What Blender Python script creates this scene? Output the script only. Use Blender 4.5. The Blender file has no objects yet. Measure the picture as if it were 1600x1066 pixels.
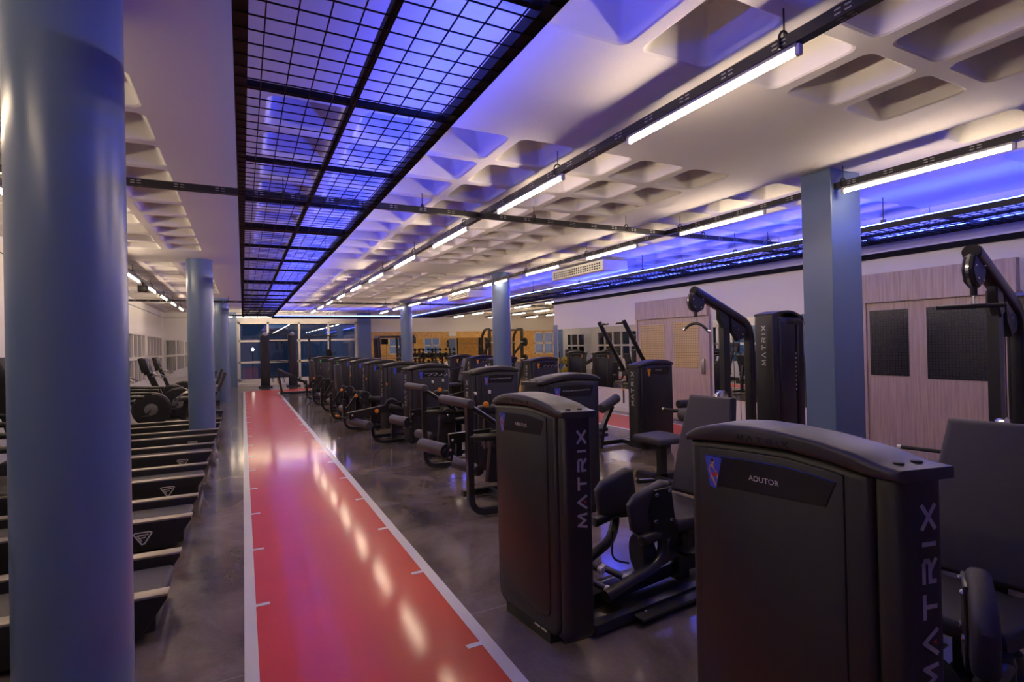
import bpy, bmesh, math, random
from mathutils import Vector, Matrix
random.seed(7)
SC = bpy.context.scene
COL = SC.collection
PI = math.pi
R = math.radians

# ------------------------------------------------------------------ materials
def new_mat(name):
    m = bpy.data.materials.new(name); m.use_nodes = True
    nt = m.node_tree; nt.nodes.clear()
    out = nt.nodes.new('ShaderNodeOutputMaterial')
    return m, nt, out
def N(nt, t, **kw):
    n = nt.nodes.new(t)
    for k, v in kw.items():
        if k in n.inputs: n.inputs[k].default_value = v
        else: setattr(n, k, v)
    return n
def principled(name, col, rough=.5, metal=0., spec=.5, coat=0., bump=0., bscale=200., var=0., vscale=6., coat_rough=.05):
    m, nt, out = new_mat(name)
    b = N(nt, 'ShaderNodeBsdfPrincipled')
    b.inputs['Base Color'].default_value = (*col, 1)
    b.inputs['Roughness'].default_value = rough
    b.inputs['Metallic'].default_value = metal
    b.inputs['Specular IOR Level'].default_value = spec
    b.inputs['Coat Weight'].default_value = coat
    b.inputs['Coat Roughness'].default_value = coat_rough
    tc = N(nt, 'ShaderNodeTexCoord')
    if bump:
        n = N(nt, 'ShaderNodeTexNoise'); n.inputs['Scale'].default_value = bscale
        nt.links.new(tc.outputs['Object'], n.inputs['Vector'])
        bp = N(nt, 'ShaderNodeBump'); bp.inputs['Strength'].default_value = bump; bp.inputs['Distance'].default_value = .002
        nt.links.new(n.outputs['Fac'], bp.inputs['Height']); nt.links.new(bp.outputs['Normal'], b.inputs['Normal'])
    if var:
        n = N(nt, 'ShaderNodeTexNoise'); n.inputs['Scale'].default_value = vscale; n.inputs['Detail'].default_value = 4
        nt.links.new(tc.outputs['Object'], n.inputs['Vector'])
        mx = N(nt, 'ShaderNodeMix', data_type='RGBA')
        mx.inputs[6].default_value = (*[c*(1-var) for c in col], 1); mx.inputs[7].default_value = (*[min(1, c*(1+var)) for c in col], 1)
        nt.links.new(n.outputs['Fac'], mx.inputs[0]); nt.links.new(mx.outputs[2], b.inputs['Base Color'])
    nt.links.new(b.outputs[0], out.inputs[0])
    return m
def emission(name, col, s):
    m, nt, out = new_mat(name)
    e = N(nt, 'ShaderNodeEmission'); e.inputs[0].default_value = (*col, 1); e.inputs[1].default_value = s
    nt.links.new(e.outputs[0], out.inputs[0]); return m
M = {}
M['ceiling'] = principled('ceiling_paint', (.74, .72, .70), .85, bump=.12, bscale=160)
M['wall'] = principled('wall_paint', (.76, .74, .73), .7, bump=.1, bscale=180)
M['blue'] = principled('blue_paint', (.122, .18, .325), .30, bump=.05, bscale=120)
M['plastic'] = principled('black_plastic', (.016, .0145, .0155), .42, bump=.25, bscale=900)
M['shell'] = principled('charcoal_plastic', (.017, .0158, .0175), .40, bump=.2, bscale=700)
M['cap'] = principled('grey_cap_plastic', (.034, .030, .031), .42, bump=.2, bscale=700)
M['panel'] = principled('label_gloss', (.020, .018, .019), .25)
M['metal'] = principled('black_powder_coat', (.014, .013, .0145), .33, spec=.6)
M['rail'] = principled('black_cable_tray', (.012, .011, .012), .35, spec=.5)
M['duct'] = principled('cable_duct_black', (.006, .006, .008), .75, spec=.15)
M['grid'] = principled('black_grid_steel', (.008, .008, .010), .5, spec=.25)
M['pad'] = principled('black_upholstery', (.034, .030, .033), .55, bump=.3, bscale=500)
M['foam'] = principled('roller_foam', (.055, .048, .052), .5, bump=.15, bscale=400)
M['rubber'] = principled('black_rubber', (.012, .012, .012), .7)
M['chrome'] = principled('chrome', (.75, .74, .73), .18, metal=1)
M['steel'] = principled('brushed_steel', (.42, .41, .40), .35, metal=1)
M['white'] = principled('white_plastic', (.75, .73, .72), .4)
M['letter'] = principled('grey_letter', (.44, .43, .46), .5)
M['lettertext'] = principled('pale_print', (.62, .60, .60), .5)
M['reddot'] = principled('red_dot', (.55, .03, .02), .4)
M['orange'] = principled('orange_knob', (.85, .27, .015), .35)
M['badgeblue'] = principled('badge_blue', (.07, .095, .66), .35)
M['badgeorange'] = principled('badge_orange', (.80, .30, .03), .35)
M['badgegreen'] = principled('badge_green', (.05, .42, .10), .35)
M['skin'] = principled('badge_skin', (.62, .33, .22), .5)
M['hair'] = principled('badge_hair', (.02, .015, .012), .5)
M['belt'] = principled('treadmill_belt', (.075, .070, .068), .6, bump=.2, bscale=600)
M['tread'] = principled('treadmill_black', (.010, .0095, .010), .4)
M['railtop'] = principled('treadmill_rail', (.36, .31, .26), .35, metal=.6)
M['whiteframe'] = principled('window_frame', (.80, .76, .73), .45)
M['sticker'] = principled('sticker', (.70, .68, .66), .5)
M['yellow'] = principled('plate_yellow', (.45, .36, .03), .5)
M['screen'] = principled('dark_screen', (.02, .022, .03), .12, spec=.7)
M['tube'] = emission('tube_glow', (1, .78, .54), 88)
M['led'] = emission('led_blue', (.038, .068, 1), 125)
M['star'] = emission('street_lamp_glow', (1, .85, .6), 25)
M['line'] = principled('white_line_paint', (.72, .69, .70), .30, coat=.4, coat_rough=.15)
M['track'] = principled('red_track_paint', (.64, .034, .010), .5, spec=.3, coat=.5, coat_rough=.12, var=.10, vscale=3.0, bump=.04, bscale=300)

def floor_mat():
    m, nt, out = new_mat('polished_concrete')
    b = N(nt, 'ShaderNodeBsdfPrincipled')
    tc = N(nt, 'ShaderNodeTexCoord')
    n1 = N(nt, 'ShaderNodeTexNoise'); n1.inputs['Scale'].default_value = 1.3; n1.inputs['Detail'].default_value = 8; n1.inputs['Roughness'].default_value = .62; n1.inputs['Distortion'].default_value = .5
    n2 = N(nt, 'ShaderNodeTexNoise'); n2.inputs['Scale'].default_value = 60; n2.inputs['Detail'].default_value = 5
    nt.links.new(tc.outputs['Object'], n1.inputs['Vector']); nt.links.new(tc.outputs['Object'], n2.inputs['Vector'])
    cr = N(nt, 'ShaderNodeValToRGB')
    cr.color_ramp.elements[0].position = .36; cr.color_ramp.elements[0].color = (.12, .095, .078, 1)
    cr.color_ramp.elements[1].position = .66; cr.color_ramp.elements[1].color = (.31, .25, .205, 1)
    nt.links.new(n1.outputs['Fac'], cr.inputs[0])
    mx = N(nt, 'ShaderNodeMix', data_type='RGBA', blend_type='MULTIPLY'); mx.inputs[0].default_value = .5
    nt.links.new(cr.outputs[0], mx.inputs[6]); nt.links.new(n2.outputs['Color'], mx.inputs[7])
    # saw-cut joints
    sx = N(nt, 'ShaderNodeSeparateXYZ'); nt.links.new(tc.outputs['Object'], sx.inputs[0])
    def joint(axis, off, per):
        a = N(nt, 'ShaderNodeMath', operation='ADD'); a.inputs[1].default_value = off; nt.links.new(sx.outputs[axis], a.inputs[0])
        p = N(nt, 'ShaderNodeMath', operation='PINGPONG'); p.inputs[1].default_value = per/2; nt.links.new(a.outputs[0], p.inputs[0])
        l = N(nt, 'ShaderNodeMath', operation='LESS_THAN'); l.inputs[1].default_value = .004; nt.links.new(p.outputs[0], l.inputs[0])
        return l
    j1 = joint('Y', 100*3.75-2.86, 3.75); j2 = joint('X', 100*3.75-3.4, 3.75)
    mxm = N(nt, 'ShaderNodeMath', operation='MAXIMUM'); nt.links.new(j1.outputs[0], mxm.inputs[0]); mxm.inputs[1].default_value = 0
    m2 = N(nt, 'ShaderNodeMix', data_type='RGBA'); m2.inputs[7].default_value = (.26, .23, .20, 1)
    nt.links.new(mxm.outputs[0], m2.inputs[0]); nt.links.new(mx.outputs[2], m2.inputs[6])
    nt.links.new(m2.outputs[2], b.inputs['Base Color'])
    mr = N(nt, 'ShaderNodeMapRange'); mr.inputs['To Min'].default_value = .07; mr.inputs['To Max'].default_value = .17
    nt.links.new(n1.outputs['Fac'], mr.inputs[0]); nt.links.new(mr.outputs[0], b.inputs['Roughness'])
    b.inputs['Specular IOR Level'].default_value = .6
    bp = N(nt, 'ShaderNodeBump'); bp.inputs['Strength'].default_value = .05; bp.inputs['Distance'].default_value = .002
    n3 = N(nt, 'ShaderNodeTexNoise'); n3.inputs['Scale'].default_value = 9; nt.links.new(tc.outputs['Object'], n3.inputs['Vector'])
    nt.links.new(n3.outputs['Fac'], bp.inputs['Height']); nt.links.new(bp.outputs['Normal'], b.inputs['Normal'])
    nt.links.new(b.outputs[0], out.inputs[0]); return m
M['floor'] = floor_mat()

def wood_mat():
    m, nt, out = new_mat('pale_oak_laminate')
    b = N(nt, 'ShaderNodeBsdfPrincipled'); b.inputs['Roughness'].default_value = .5
    tc = N(nt, 'ShaderNodeTexCoord'); mp = N(nt, 'ShaderNodeMapping'); mp.inputs['Scale'].default_value = (30, 30, 1.2)
    nt.links.new(tc.outputs['Object'], mp.inputs[0])
    n = N(nt, 'ShaderNodeTexNoise'); n.inputs['Scale'].default_value = 1.6; n.inputs['Detail'].default_value = 7
    nt.links.new(mp.outputs[0], n.inputs['Vector'])
    cr = N(nt, 'ShaderNodeValToRGB')
    cr.color_ramp.elements[0].position = .3; cr.color_ramp.elements[0].color = (.36, .275, .25, 1)
    cr.color_ramp.elements[1].position = .7; cr.color_ramp.elements[1].color = (.53, .43, .40, 1)
    nt.links.new(n.outputs['Fac'], cr.inputs[0]); nt.links.new(cr.outputs[0], b.inputs['Base Color'])
    nt.links.new(b.outputs[0], out.inputs[0]); return m
M['wood'] = wood_mat()

def osb_mat():
    m, nt, out = new_mat('osb_board')
    b = N(nt, 'ShaderNodeBsdfPrincipled'); b.inputs['Roughness'].default_value = .6
    tc = N(nt, 'ShaderNodeTexCoord'); mp = N(nt, 'ShaderNodeMapping'); mp.inputs['Scale'].default_value = (14, 14, 26)
    nt.links.new(tc.outputs['Object'], mp.inputs[0])
    v = N(nt, 'ShaderNodeTexVoronoi'); v.inputs['Scale'].default_value = 1.0; nt.links.new(mp.outputs[0], v.inputs['Vector'])
    cr = N(nt, 'ShaderNodeValToRGB')
    cr.color_ramp.elements[0].color = (.52, .27, .075, 1); cr.color_ramp.elements[1].color = (.88, .55, .20, 1)
    nt.links.new(v.outputs['Color'], cr.inputs[0]); nt.links.new(cr.outputs[0], b.inputs['Base Color'])
    nt.links.new(b.outputs[0], out.inputs[0]); return m
M['osb'] = osb_mat()

def glass_pane(name, tint=(.85, .92, 1)):
    m, nt, out = new_mat(name)
    f = N(nt, 'ShaderNodeFresnel'); f.inputs['IOR'].default_value = 1.5
    t = N(nt, 'ShaderNodeBsdfTransparent'); t.inputs[0].default_value = (*tint, 1)
    g = N(nt, 'ShaderNodeBsdfGlossy'); g.inputs['Roughness'].default_value = .01
    ml = N(nt, 'ShaderNodeMath', operation='MULTIPLY_ADD'); ml.inputs[1].default_value = 1.8; ml.inputs[2].default_value = .10
    nt.links.new(f.outputs[0], ml.inputs[0])
    mx = N(nt, 'ShaderNodeMixShader'); nt.links.new(ml.outputs[0], mx.inputs[0]); nt.links.new(t.outputs[0], mx.inputs[1]); nt.links.new(g.outputs[0], mx.inputs[2])
    nt.links.new(mx.outputs[0], out.inputs[0]); return m
M['glass'] = glass_pane('window_glass')
M['mirror'] = principled('mirror_glass', (.80, .82, .81), .01, metal=1)

def wired(name, base, line, emit=0., cell=.05):
    # wired safety glass: a fine rectangular wire lattice in an obscured pane
    m, nt, out = new_mat(name)
    b = N(nt, 'ShaderNodeBsdfPrincipled'); b.inputs['Roughness'].default_value = .25
    tc = N(nt, 'ShaderNodeTexCoord'); sx = N(nt, 'ShaderNodeSeparateXYZ'); nt.links.new(tc.outputs['Object'], sx.inputs[0])
    ls = []
    for ax in ('Y', 'Z'):
        p = N(nt, 'ShaderNodeMath', operation='PINGPONG'); p.inputs[1].default_value = cell/2; nt.links.new(sx.outputs[ax], p.inputs[0])
        l = N(nt, 'ShaderNodeMath', operation='LESS_THAN'); l.inputs[1].default_value = .0032; nt.links.new(p.outputs[0], l.inputs[0]); ls.append(l)
    mm = N(nt, 'ShaderNodeMath', operation='MAXIMUM'); nt.links.new(ls[0].outputs[0], mm.inputs[0]); nt.links.new(ls[1].outputs[0], mm.inputs[1])
    mx = N(nt, 'ShaderNodeMix', data_type='RGBA'); mx.inputs[6].default_value = (*base, 1); mx.inputs[7].default_value = (*line, 1)
    nt.links.new(mm.outputs[0], mx.inputs[0]); nt.links.new(mx.outputs[2], b.inputs['Base Color'])
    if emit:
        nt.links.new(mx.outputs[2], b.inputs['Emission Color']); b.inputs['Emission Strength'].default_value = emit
    nt.links.new(b.outputs[0], out.inputs[0]); return m
M['wiredlit'] = wired('wired_glass_lit', (.46, .32, .16), (.16, .11, .06), .16, .045)  # warm tint and faint emission put in for the lit room behind
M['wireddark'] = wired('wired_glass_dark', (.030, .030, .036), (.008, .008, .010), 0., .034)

# ------------------------------------------------------------------ mesh builder
class MB:
    def __init__(s): s.v = []; s.f = []
    def add(s, vs, fs, mat=None):
        o = len(s.v)
        s.v += [tuple(mat @ Vector(p)) if mat else tuple(p) for p in vs]
        s.f += [tuple(i+o for i in f) for f in fs]; return s
    def box(s, x0, y0, z0, x1, y1, z1, mat=None):
        vs = [(x, y, z) for z in (z0, z1) for y in (y0, y1) for x in (x0, x1)]
        return s.add(vs, [(0, 2, 3, 1), (4, 5, 7, 6), (0, 1, 5, 4), (2, 6, 7, 3), (0, 4, 6, 2), (1, 3, 7, 5)], mat)
    def rbox(s, x0, y0, z0, x1, y1, z1, r=.02, seg=3, mat=None):
        bm = bmesh.new(); bmesh.ops.create_cube(bm, size=1)
        for v in bm.verts:
            v.co = Vector(((x0+x1)/2+v.co.x*(x1-x0), (y0+y1)/2+v.co.y*(y1-y0), (z0+z1)/2+v.co.z*(z1-z0)))
        r = min(r, .49*min(abs(x1-x0), abs(y1-y0), abs(z1-z0)))
        bmesh.ops.bevel(bm, geom=bm.edges[:]+bm.verts[:], offset=r, segments=seg, affect='EDGES', profile=.5)
        bm.verts.index_update()
        s.add([v.co[:] for v in bm.verts], [[v.index for v in f.verts] for f in bm.faces], mat); bm.free(); return s
    def prism(s, poly, axis, a, b, r=0., seg=2, mat=None):
        """extrude a 2D outline along an axis ('x','y','z') from a to b, optionally bevelled"""
        def P(p, t):
            return {'x': (t, p[0], p[1]), 'y': (p[0], t, p[1]), 'z': (p[0], p[1], t)}[axis]
        n = len(poly); bm = bmesh.new()
        A = [bm.verts.new(P(p, a)) for p in poly]; B = [bm.verts.new(P(p, b)) for p in poly]
        bm.faces.new(A); bm.faces.new(B[::-1])
        for i in range(n): bm.faces.new((A[i], B[i], B[(i+1) % n], A[(i+1) % n]))
        bmesh.ops.recalc_face_normals(bm, faces=bm.faces[:])
        if r:
            fs = [f for f in bm.faces if len(f.verts) == n and n != 4] or bm.faces[:2]
            es = set(e for f in fs for e in f.edges)
            bmesh.ops.bevel(bm, geom=list(es), offset=r, segments=seg, affect='EDGES', profile=.5)
        bm.verts.index_update()
        s.add([v.co[:] for v in bm.verts], [[v.index for v in f.verts] for f in bm.faces], mat); bm.free(); return s
    def cyl(s, p0, p1, r, n=14, r1=None, caps=True):
        p0, p1 = Vector(p0), Vector(p1); d = (p1-p0); L = d.length
        if L < 1e-6: return s
        q = d.to_track_quat('Z', 'Y'); r1 = r if r1 is None else r1
        vs = []; fs = []
        for k, (p, rr) in enumerate(((p0, r), (p1, r1))):
            for i in range(n):
                a = 2*PI*i/n; vs.append(tuple(p + q @ Vector((rr*math.cos(a), rr*math.sin(a), 0))))
        for i in range(n): fs.append((i, (i+1) % n, n+(i+1) % n, n+i))
        if caps: fs += [tuple(range(n))[::-1], tuple(range(n, 2*n))]
        return s.add(vs, fs)
    def rcyl(s, p0, p1, r, n=18, e=.012):
        """cylinder with rounded ends"""
        p0, p1 = Vector(p0), Vector(p1); d = (p1-p0); L = d.length; u = d/L
        prof = [(0, r-e)] + [(e*(1-math.cos(a)), r-e+e*math.sin(a)) for a in (PI/6, PI/3, PI/2)]
        prof = prof + [(L-t, rr) for t, rr in prof[::-1]]
        return s.lathe(p0, u, prof, n)
    def lathe(s, o, ax, prof, n=20):
        o = Vector(o); ax = Vector(ax).normalized(); q = ax.to_track_quat('Z', 'Y')
        vs = []; fs = []; m = len(prof)
        for t, rr in prof:
            for i in range(n):
                a = 2*PI*i/n; vs.append(tuple(o + q @ Vector((rr*math.cos(a), rr*math.sin(a), t))))
        for k in range(m-1):
            for i in range(n): fs.append((k*n+i, k*n+(i+1) % n, (k+1)*n+(i+1) % n, (k+1)*n+i))
        fs += [tuple(range(n))[::-1], tuple(range((m-1)*n, m*n))]
        return s.add(vs, fs)
    def tube(s, pts, r, n=10, fillet=0., rect=None, seg=5, oval=None):
        """sweep a round (or rect=(w,h)) section along a polyline with rounded corners"""
        P = [Vector(p) for p in pts]; Q = [P[0]]
        for i in range(1, len(P)-1):
            a, b, c = P[i-1], P[i], P[i+1]; f = min(fillet, .48*(a-b).length, .48*(c-b).length)
            if f > 1e-4:
                s0 = b+(a-b).normalized()*f; s1 = b+(c-b).normalized()*f
                for k in range(seg+1):
                    t = k/seg; Q.append(s0*(1-t)**2+b*2*t*(1-t)+s1*t*t)
            else: Q.append(b)
        Q.append(P[-1])
        if rect: sec = [(-rect[0]/2, -rect[1]/2), (rect[0]/2, -rect[1]/2), (rect[0]/2, rect[1]/2), (-rect[0]/2, rect[1]/2)]
        elif oval:
            ng = 20; sec = []
            for i in range(ng):
                a = 2*PI*i/ng; c, q = math.cos(a), math.sin(a)
                sec.append((oval[0]/2*math.copysign(abs(c)**.55, c), oval[1]/2*math.copysign(abs(q)**.55, q)))
        else: sec = [(r*math.cos(2*PI*i/n), r*math.sin(2*PI*i/n)) for i in range(n)]
        m = len(sec); vs = []; fs = []
        T0 = (Q[1]-Q[0]).normalized(); up = Vector((0, 0, 1)) if abs(T0.z) < .9 else Vector((0, 1, 0))
        X = T0.cross(up).normalized()
        for i, q in enumerate(Q):
            if i == 0: T = T0
            elif i == len(Q)-1: T = (Q[i]-Q[i-1]).normalized()
            else: T = ((Q[i+1]-q).normalized()+(q-Q[i-1]).normalized()).normalized()
            X = (X-T*X.dot(T)).normalized(); Y = T.cross(X)
            for a, b in sec: vs.append(tuple(q+X*a+Y*b))
        for k in range(len(Q)-1):
            for i in range(m): fs.append((k*m+i, k*m+(i+1) % m, (k+1)*m+(i+1) % m, (k+1)*m+i))
        fs += [tuple(range(m))[::-1], tuple(range((len(Q)-1)*m, len(Q)*m))]
        return s.add(vs, fs)
    def flip(s): s.f = [tuple(f[::-1]) for f in s.f]; return s
    def map(s, fn, flip=False):
        s.v = [tuple(fn(p)) for p in s.v]
        if flip: s.flip()
        return s
    def mesh(s, name, mat, smooth=False):
        me = bpy.data.meshes.new(name); me.from_pydata(s.v, [], s.f); me.update()
        bm = bmesh.new(); bm.from_mesh(me); bmesh.ops.recalc_face_normals(bm, faces=bm.faces[:]); bm.to_mesh(me); bm.free()
        me.materials.append(mat)
        if smooth:
            me.polygons.foreach_set('use_smooth', [True]*len(me.polygons))
            me.set_sharp_from_angle(angle=R(38))
        return me
    def build(s, name, mat, parent=None, smooth=True):
        return link(name, s.mesh(name, M[mat] if isinstance(mat, str) else mat, smooth), parent)

def link(name, me, parent=None):
    o = bpy.data.objects.new(name, me); COL.objects.link(o)
    if parent is not None: o.parent = parent
    return o
def tag(o, label, cat, group=None):
    o['label'] = label; o['category'] = cat
    if group: o['group'] = group
    return o
def struct(o): o['kind'] = 'structure'; return o
def thing(name, loc=(0, 0, 0), rz=0., label=None, cat=None, group=None):
    o = bpy.data.objects.new(name, None); COL.objects.link(o); o.empty_display_size = .1
    o.location = loc; o.rotation_euler = (0, 0, rz)
    if label: tag(o, label, cat, group)
    return o
def copy_tree(o, parent=None):
    c = o.copy(); COL.objects.link(c)
    if parent is not None: c.parent = parent
    for ch in list(o.children): copy_tree(ch, c)
    return c
ORD = ['first', 'second', 'third', 'fourth', 'fifth', 'sixth', 'seventh', 'eighth', 'ninth', 'tenth', 'eleventh', 'twelfth']

def text_part(name, txt, size, o, right, up, mat, parent, width=None, align='LEFT', depth=.0006):
    cu = bpy.data.curves.new('t', 'FONT'); cu.body = txt; cu.size = size; cu.align_x = align
    ob = bpy.data.objects.new('t', cu); COL.objects.link(ob)
    dg = bpy.context.evaluated_depsgraph_get(); dg.update()
    me = bpy.data.meshes.new_from_object(ob.evaluated_get(dg)); bpy.data.objects.remove(ob)
    xs = [v.co.x for v in me.vertices] or [0]; w = max(xs)-min(xs); k = (width/w) if (width and w) else 1
    o, right, up = Vector(o), Vector(right).normalized(), Vector(up).normalized(); nrm = right.cross(up)
    for v in me.vertices: v.co = o+right*(v.co.x*k)+up*v.co.y+nrm*depth
    me.materials.append(M[mat]); me.name = name
    return link(name, me, parent)
STROKES = {  # wide capital letters as strokes on a 1 x 1 cell
    'M': [((0, 0), (.12, 1), (.5, .25), (.88, 1), (1, 0))], 'A': [((0, 0), (.5, 1), (1, 0))], 'T': [((0, .91), (1, .91)), ((.5, 0), (.5, .9))],
    'R': [((.09, 0), (.09, .60)), ((0, .91), (.78, .91), (.93, .80), (.93, .58), (.78, .47), (.09, .47)), ((.5, .47), (1, 0))],
    'I': [((.5, 0), (.5, 1))], 'X': [((0, 0), (1, 1)), ((0, 1), (1, 0))]}
def stroke_text(word, h, wl, gap, o, right, up, th, depth=.0008):
    """letters drawn as mitre-free strokes; returns an MB"""
    o, right, up = Vector(o), Vector(right).normalized(), Vector(up).normalized(); nrm = right.cross(up)
    b = MB(); x = 0
    for ch in word:
        w = wl*(.35 if ch == 'I' else 1)
        for line in STROKES[ch]:
            pts = [Vector((x+p[0]*w, p[1]*h)) for p in line]
            for i in range(len(pts)-1):
                d = (pts[i+1]-pts[i]); t = d.normalized(); n = Vector((-t.y, t.x))*th/2
                e0 = t*(th*.38 if i > 0 else 0); e1 = t*(th*.38 if i < len(pts)-2 else 0)
                q = [pts[i]-n-e0, pts[i+1]-n+e1, pts[i+1]+n+e1, pts[i]+n-e0]
                vs = [o+right*p.x+up*p.y+nrm*depth for p in q]
                b.add(vs, [(0, 1, 2, 3)])
        x += w+gap
    return b

# ------------------------------------------------------------------ room
XL, XR, XF, YB, YE, H = -2.8, 7.5, 17.0, 25.2, 12.3, 3.1     # left wall, right wall, far side, back wall, end of right wall, ceiling
Y0 = -4.0
b = MB(); b.box(XL-.2, Y0-.2, -.1, XF+.2, YB+.25, 0); struct(b.build('floor', 'floor', smooth=False))

# coffered slab: solid bands between fields of tapered, round-cornered coffers
def coffer_ceiling():
    b = MB()
    def xcells():
        out = []
        out += [(-.50-.53*(k+1), -.50-.53*k) for k in range(4)]
        out += [(.115+.585*k, .115+.585*(k+1)) for k in range(7)]
        out += [(4.74+.585*k, 4.74+.585*(k+1)) for k in range(21)]
        return sorted(out)
    def ycells():
        out = []
        for s in (-5.07, 2.31-.0, ):
            pass
        for base in (3.50-7.38, 3.50, 3.50+7.38, 3.50+14.76):
            out += [(base+.614*k, base+.614*(k+1)) for k in range(10) if base+.614*(k+1) < YB-.3]
        return out
    xc = [c for c in xcells() if c[0] > XL and c[1] < XF]; yc = [c for c in ycells() if c[0] > Y0]
    def edges(cells, lo, hi):
        e = [lo]; flags = []
        for a, c in cells:
            if a > e[-1]+1e-4: e.append(a); flags.append(False)
            e.append(c); flags.append(True)
        if hi > e[-1]+1e-4: e.append(hi); flags.append(False)
        return e, flags
    ex, fx = edges(xc, XL-.2, XF+.2); ey, fy = edges(yc, Y0-.2, YB+.25)
    def ring(x0, y0, x1, y1, r, z, n=6):
        pts = []
        for cx, cy, a0 in ((x1-r, y1-r, 0), (x0+r, y1-r, 90), (x0+r, y0+r, 180), (x1-r, y0+r, 270)):
            for k in range(n):
                a = R(a0+90*k/(n-1)); pts.append((cx+r*math.cos(a), cy+r*math.sin(a), z))
        return pts
    for i in range(len(ex)-1):
        for j in range(len(ey)-1):
            x0, x1, y0, y1 = ex[i], ex[i+1], ey[j], ey[j+1]
            if not (fx[i] and fy[j]):
                b.add([(x0, y0, H), (x1, y0, H), (x1, y1, H), (x0, y1, H)], [(0, 1, 2, 3)]); continue
            m = .042; r0 = .065
            rings = [ring(x0+m, y0+m, x1-m, y1-m, r0, H), ring(x0+m+.012, y0+m+.012, x1-m-.012, y1-m-.012, r0, H+.008),
                     ring(x0+.172, y0+.172, x1-.172, y1-.172, .014, H+.265), ring(x0+.182, y0+.182, x1-.182, y1-.182, .012, H+.270)]
            o = len(b.v); n = len(rings[0])
            for rg in rings: b.v += rg
            for k in range(3):
                for q in range(n):
                    b.f.append((o+k*n+q, o+k*n+(q+1) % n, o+(k+1)*n+(q+1) % n, o+(k+1)*n+q))
            b.f.append(tuple(o+3*n+q for q in range(n)))
            # flat rib around the opening: corner fans
            c = [(x1, y1, H), (x0, y1, H), (x0, y0, H), (x1, y0, H)]; co = len(b.v); b.v += c
            for k in range(4):
                for q in range(5): b.f.append((co+k, o+k*6+q+1, o+k*6+q))
                b.f.append((co+k, co+(k+1) % 4, o+((k+1) % 4)*6, o+k*6+5))
    me = bpy.data.meshes.new('ceiling'); me.from_pydata(b.v, [], b.f); me.update()
    bm = bmesh.new(); bm.from_mesh(me); bmesh.ops.remove_doubles(bm, verts=bm.verts[:], dist=1e-4)
    for f in bm.faces:
        if f.normal.z > 0: f.normal_flip()
    # slab thickness above
    top = [bm.verts.new(p) for p in ((XL-.2, Y0-.2, H+.4), (XF+.2, Y0-.2, H+.4), (XF+.2, YB+.25, H+.4), (XL-.2, YB+.25, H+.4))]
    bm.faces.new(top)
    bm.to_mesh(me); bm.free(); me.materials.append(M['ceiling'])
    me.polygons.foreach_set('use_smooth', [True]*len(me.polygons)); me.set_sharp_from_angle(angle=R(25))
    return struct(link('ceiling', me))
coffer_ceiling()

def wall_with_holes(name, axis, pos, th, a0, a1, z0, z1, holes, mat, parent=None):
    """a slab wall on plane axis=pos (thickness th away from the room) with rectangular holes (a,b,za,zb)"""
    b = MB(); A = sorted({a0, a1, *[h[0] for h in holes], *[h[1] for h in holes]}); Zs = sorted({z0, z1, *[h[2] for h in holes], *[h[3] for h in holes]})
    for i in range(len(A)-1):
        for j in range(len(Zs)-1):
            ca, cz = (A[i]+A[i+1])/2, (Zs[j]+Zs[j+1])/2
            if any(h[0] < ca < h[1] and h[2] < cz < h[3] for h in holes): continue
            if axis == 'x': b.box(min(pos, pos+th), A[i], Zs[j], max(pos, pos+th), A[i+1], Zs[j+1])
            else: b.box(A[i], min(pos, pos+th), Zs[j], A[i+1], max(pos, pos+th), Zs[j+1])
    return struct(b.build(name, mat, parent, smooth=False))

WIN_L = [(a, a+3.6, .55, 2.15) for a in (1.2, 5.4, 9.3, 13.2, 17.1, 21.0)]
wall_with_holes('wall_left', 'x', XL, -.2, Y0, YB, 0, H, WIN_L, 'wall')
BW = (-.18, 4.71, .2, 2.72)
BO = [(5.9, 6.9, .94, 2.19), (14.05, 15.35, .94, 2.19)]
wall_with_holes('wall_back', 'y', YB, .2, XL-.2, XF+.2, 0, H, [BW] + BO[1:], 'wall')
wall_with_holes('wall_right', 'x', XR, .15, Y0, YE-.15, 0, H, [], 'wall')
wall_with_holes('wall_front', 'y', Y0, -.2, XL-.2, XR+.2, 0, H, [], 'wall')
wall_with_holes('wall_far', 'x', XF, .2, YE-.2, YB, 0, H, [], 'wall')
SW = [(9.3, 10.6, .94, 2.19), (11.9, 13.2, .94, 2.19)]
wall_with_holes('wall_side', 'y', YE, -.15, XR, XF, 0, H, SW, 'wall')

def window(name, axis, pos, a0, a1, z0, z1, va, hz, fw=.09, dep=.12, side=1):
    """frame bars with mullions at va and transoms at hz; one pane part"""
    b = MB()
    def bar(x0, x1, za, zb):
        if axis == 'x': b.box(pos-dep/2, x0, za, pos+dep/2, x1, zb)
        else: b.box(x0, pos-dep/2, za, x1, pos+dep/2, zb)
    for v in [a0+fw/2, a1-fw/2]+va: bar(v-fw/2, v+fw/2, z0, z1)
    for z in [z0+fw/2, z1-fw/2]+hz: bar(a0, a1, z-fw/2, z+fw/2)
    o = struct(b.build(name, 'whiteframe', smooth=False))
    g = MB()
    if axis == 'x': g.box(pos-.004, a0+.02, z0+.02, pos+.004, a1-.02, z1-.02)
    else: g.box(a0+.02, pos-.004, z0+.02, a1-.02, pos+.004, z1-.02)
    g.build('glass_pane', 'glass', o, smooth=False); return o
window('window_1', 'y', YB+.06, BW[0], BW[1], BW[2], BW[3], [.97, 2.23, 3.46], [1.0, 1.9], fw=.085)
for k, (a, c, z0, z1) in enumerate(WIN_L):
    window('window_%d' % (k+2), 'x', XL-.06, a, c, z0, z1, [a+.72*i for i in range(1, 5)], [1.35], fw=.09)
window('window_8', 'y', YB+.06, *BO[1], [14.7], [1.55], fw=.1)
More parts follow.
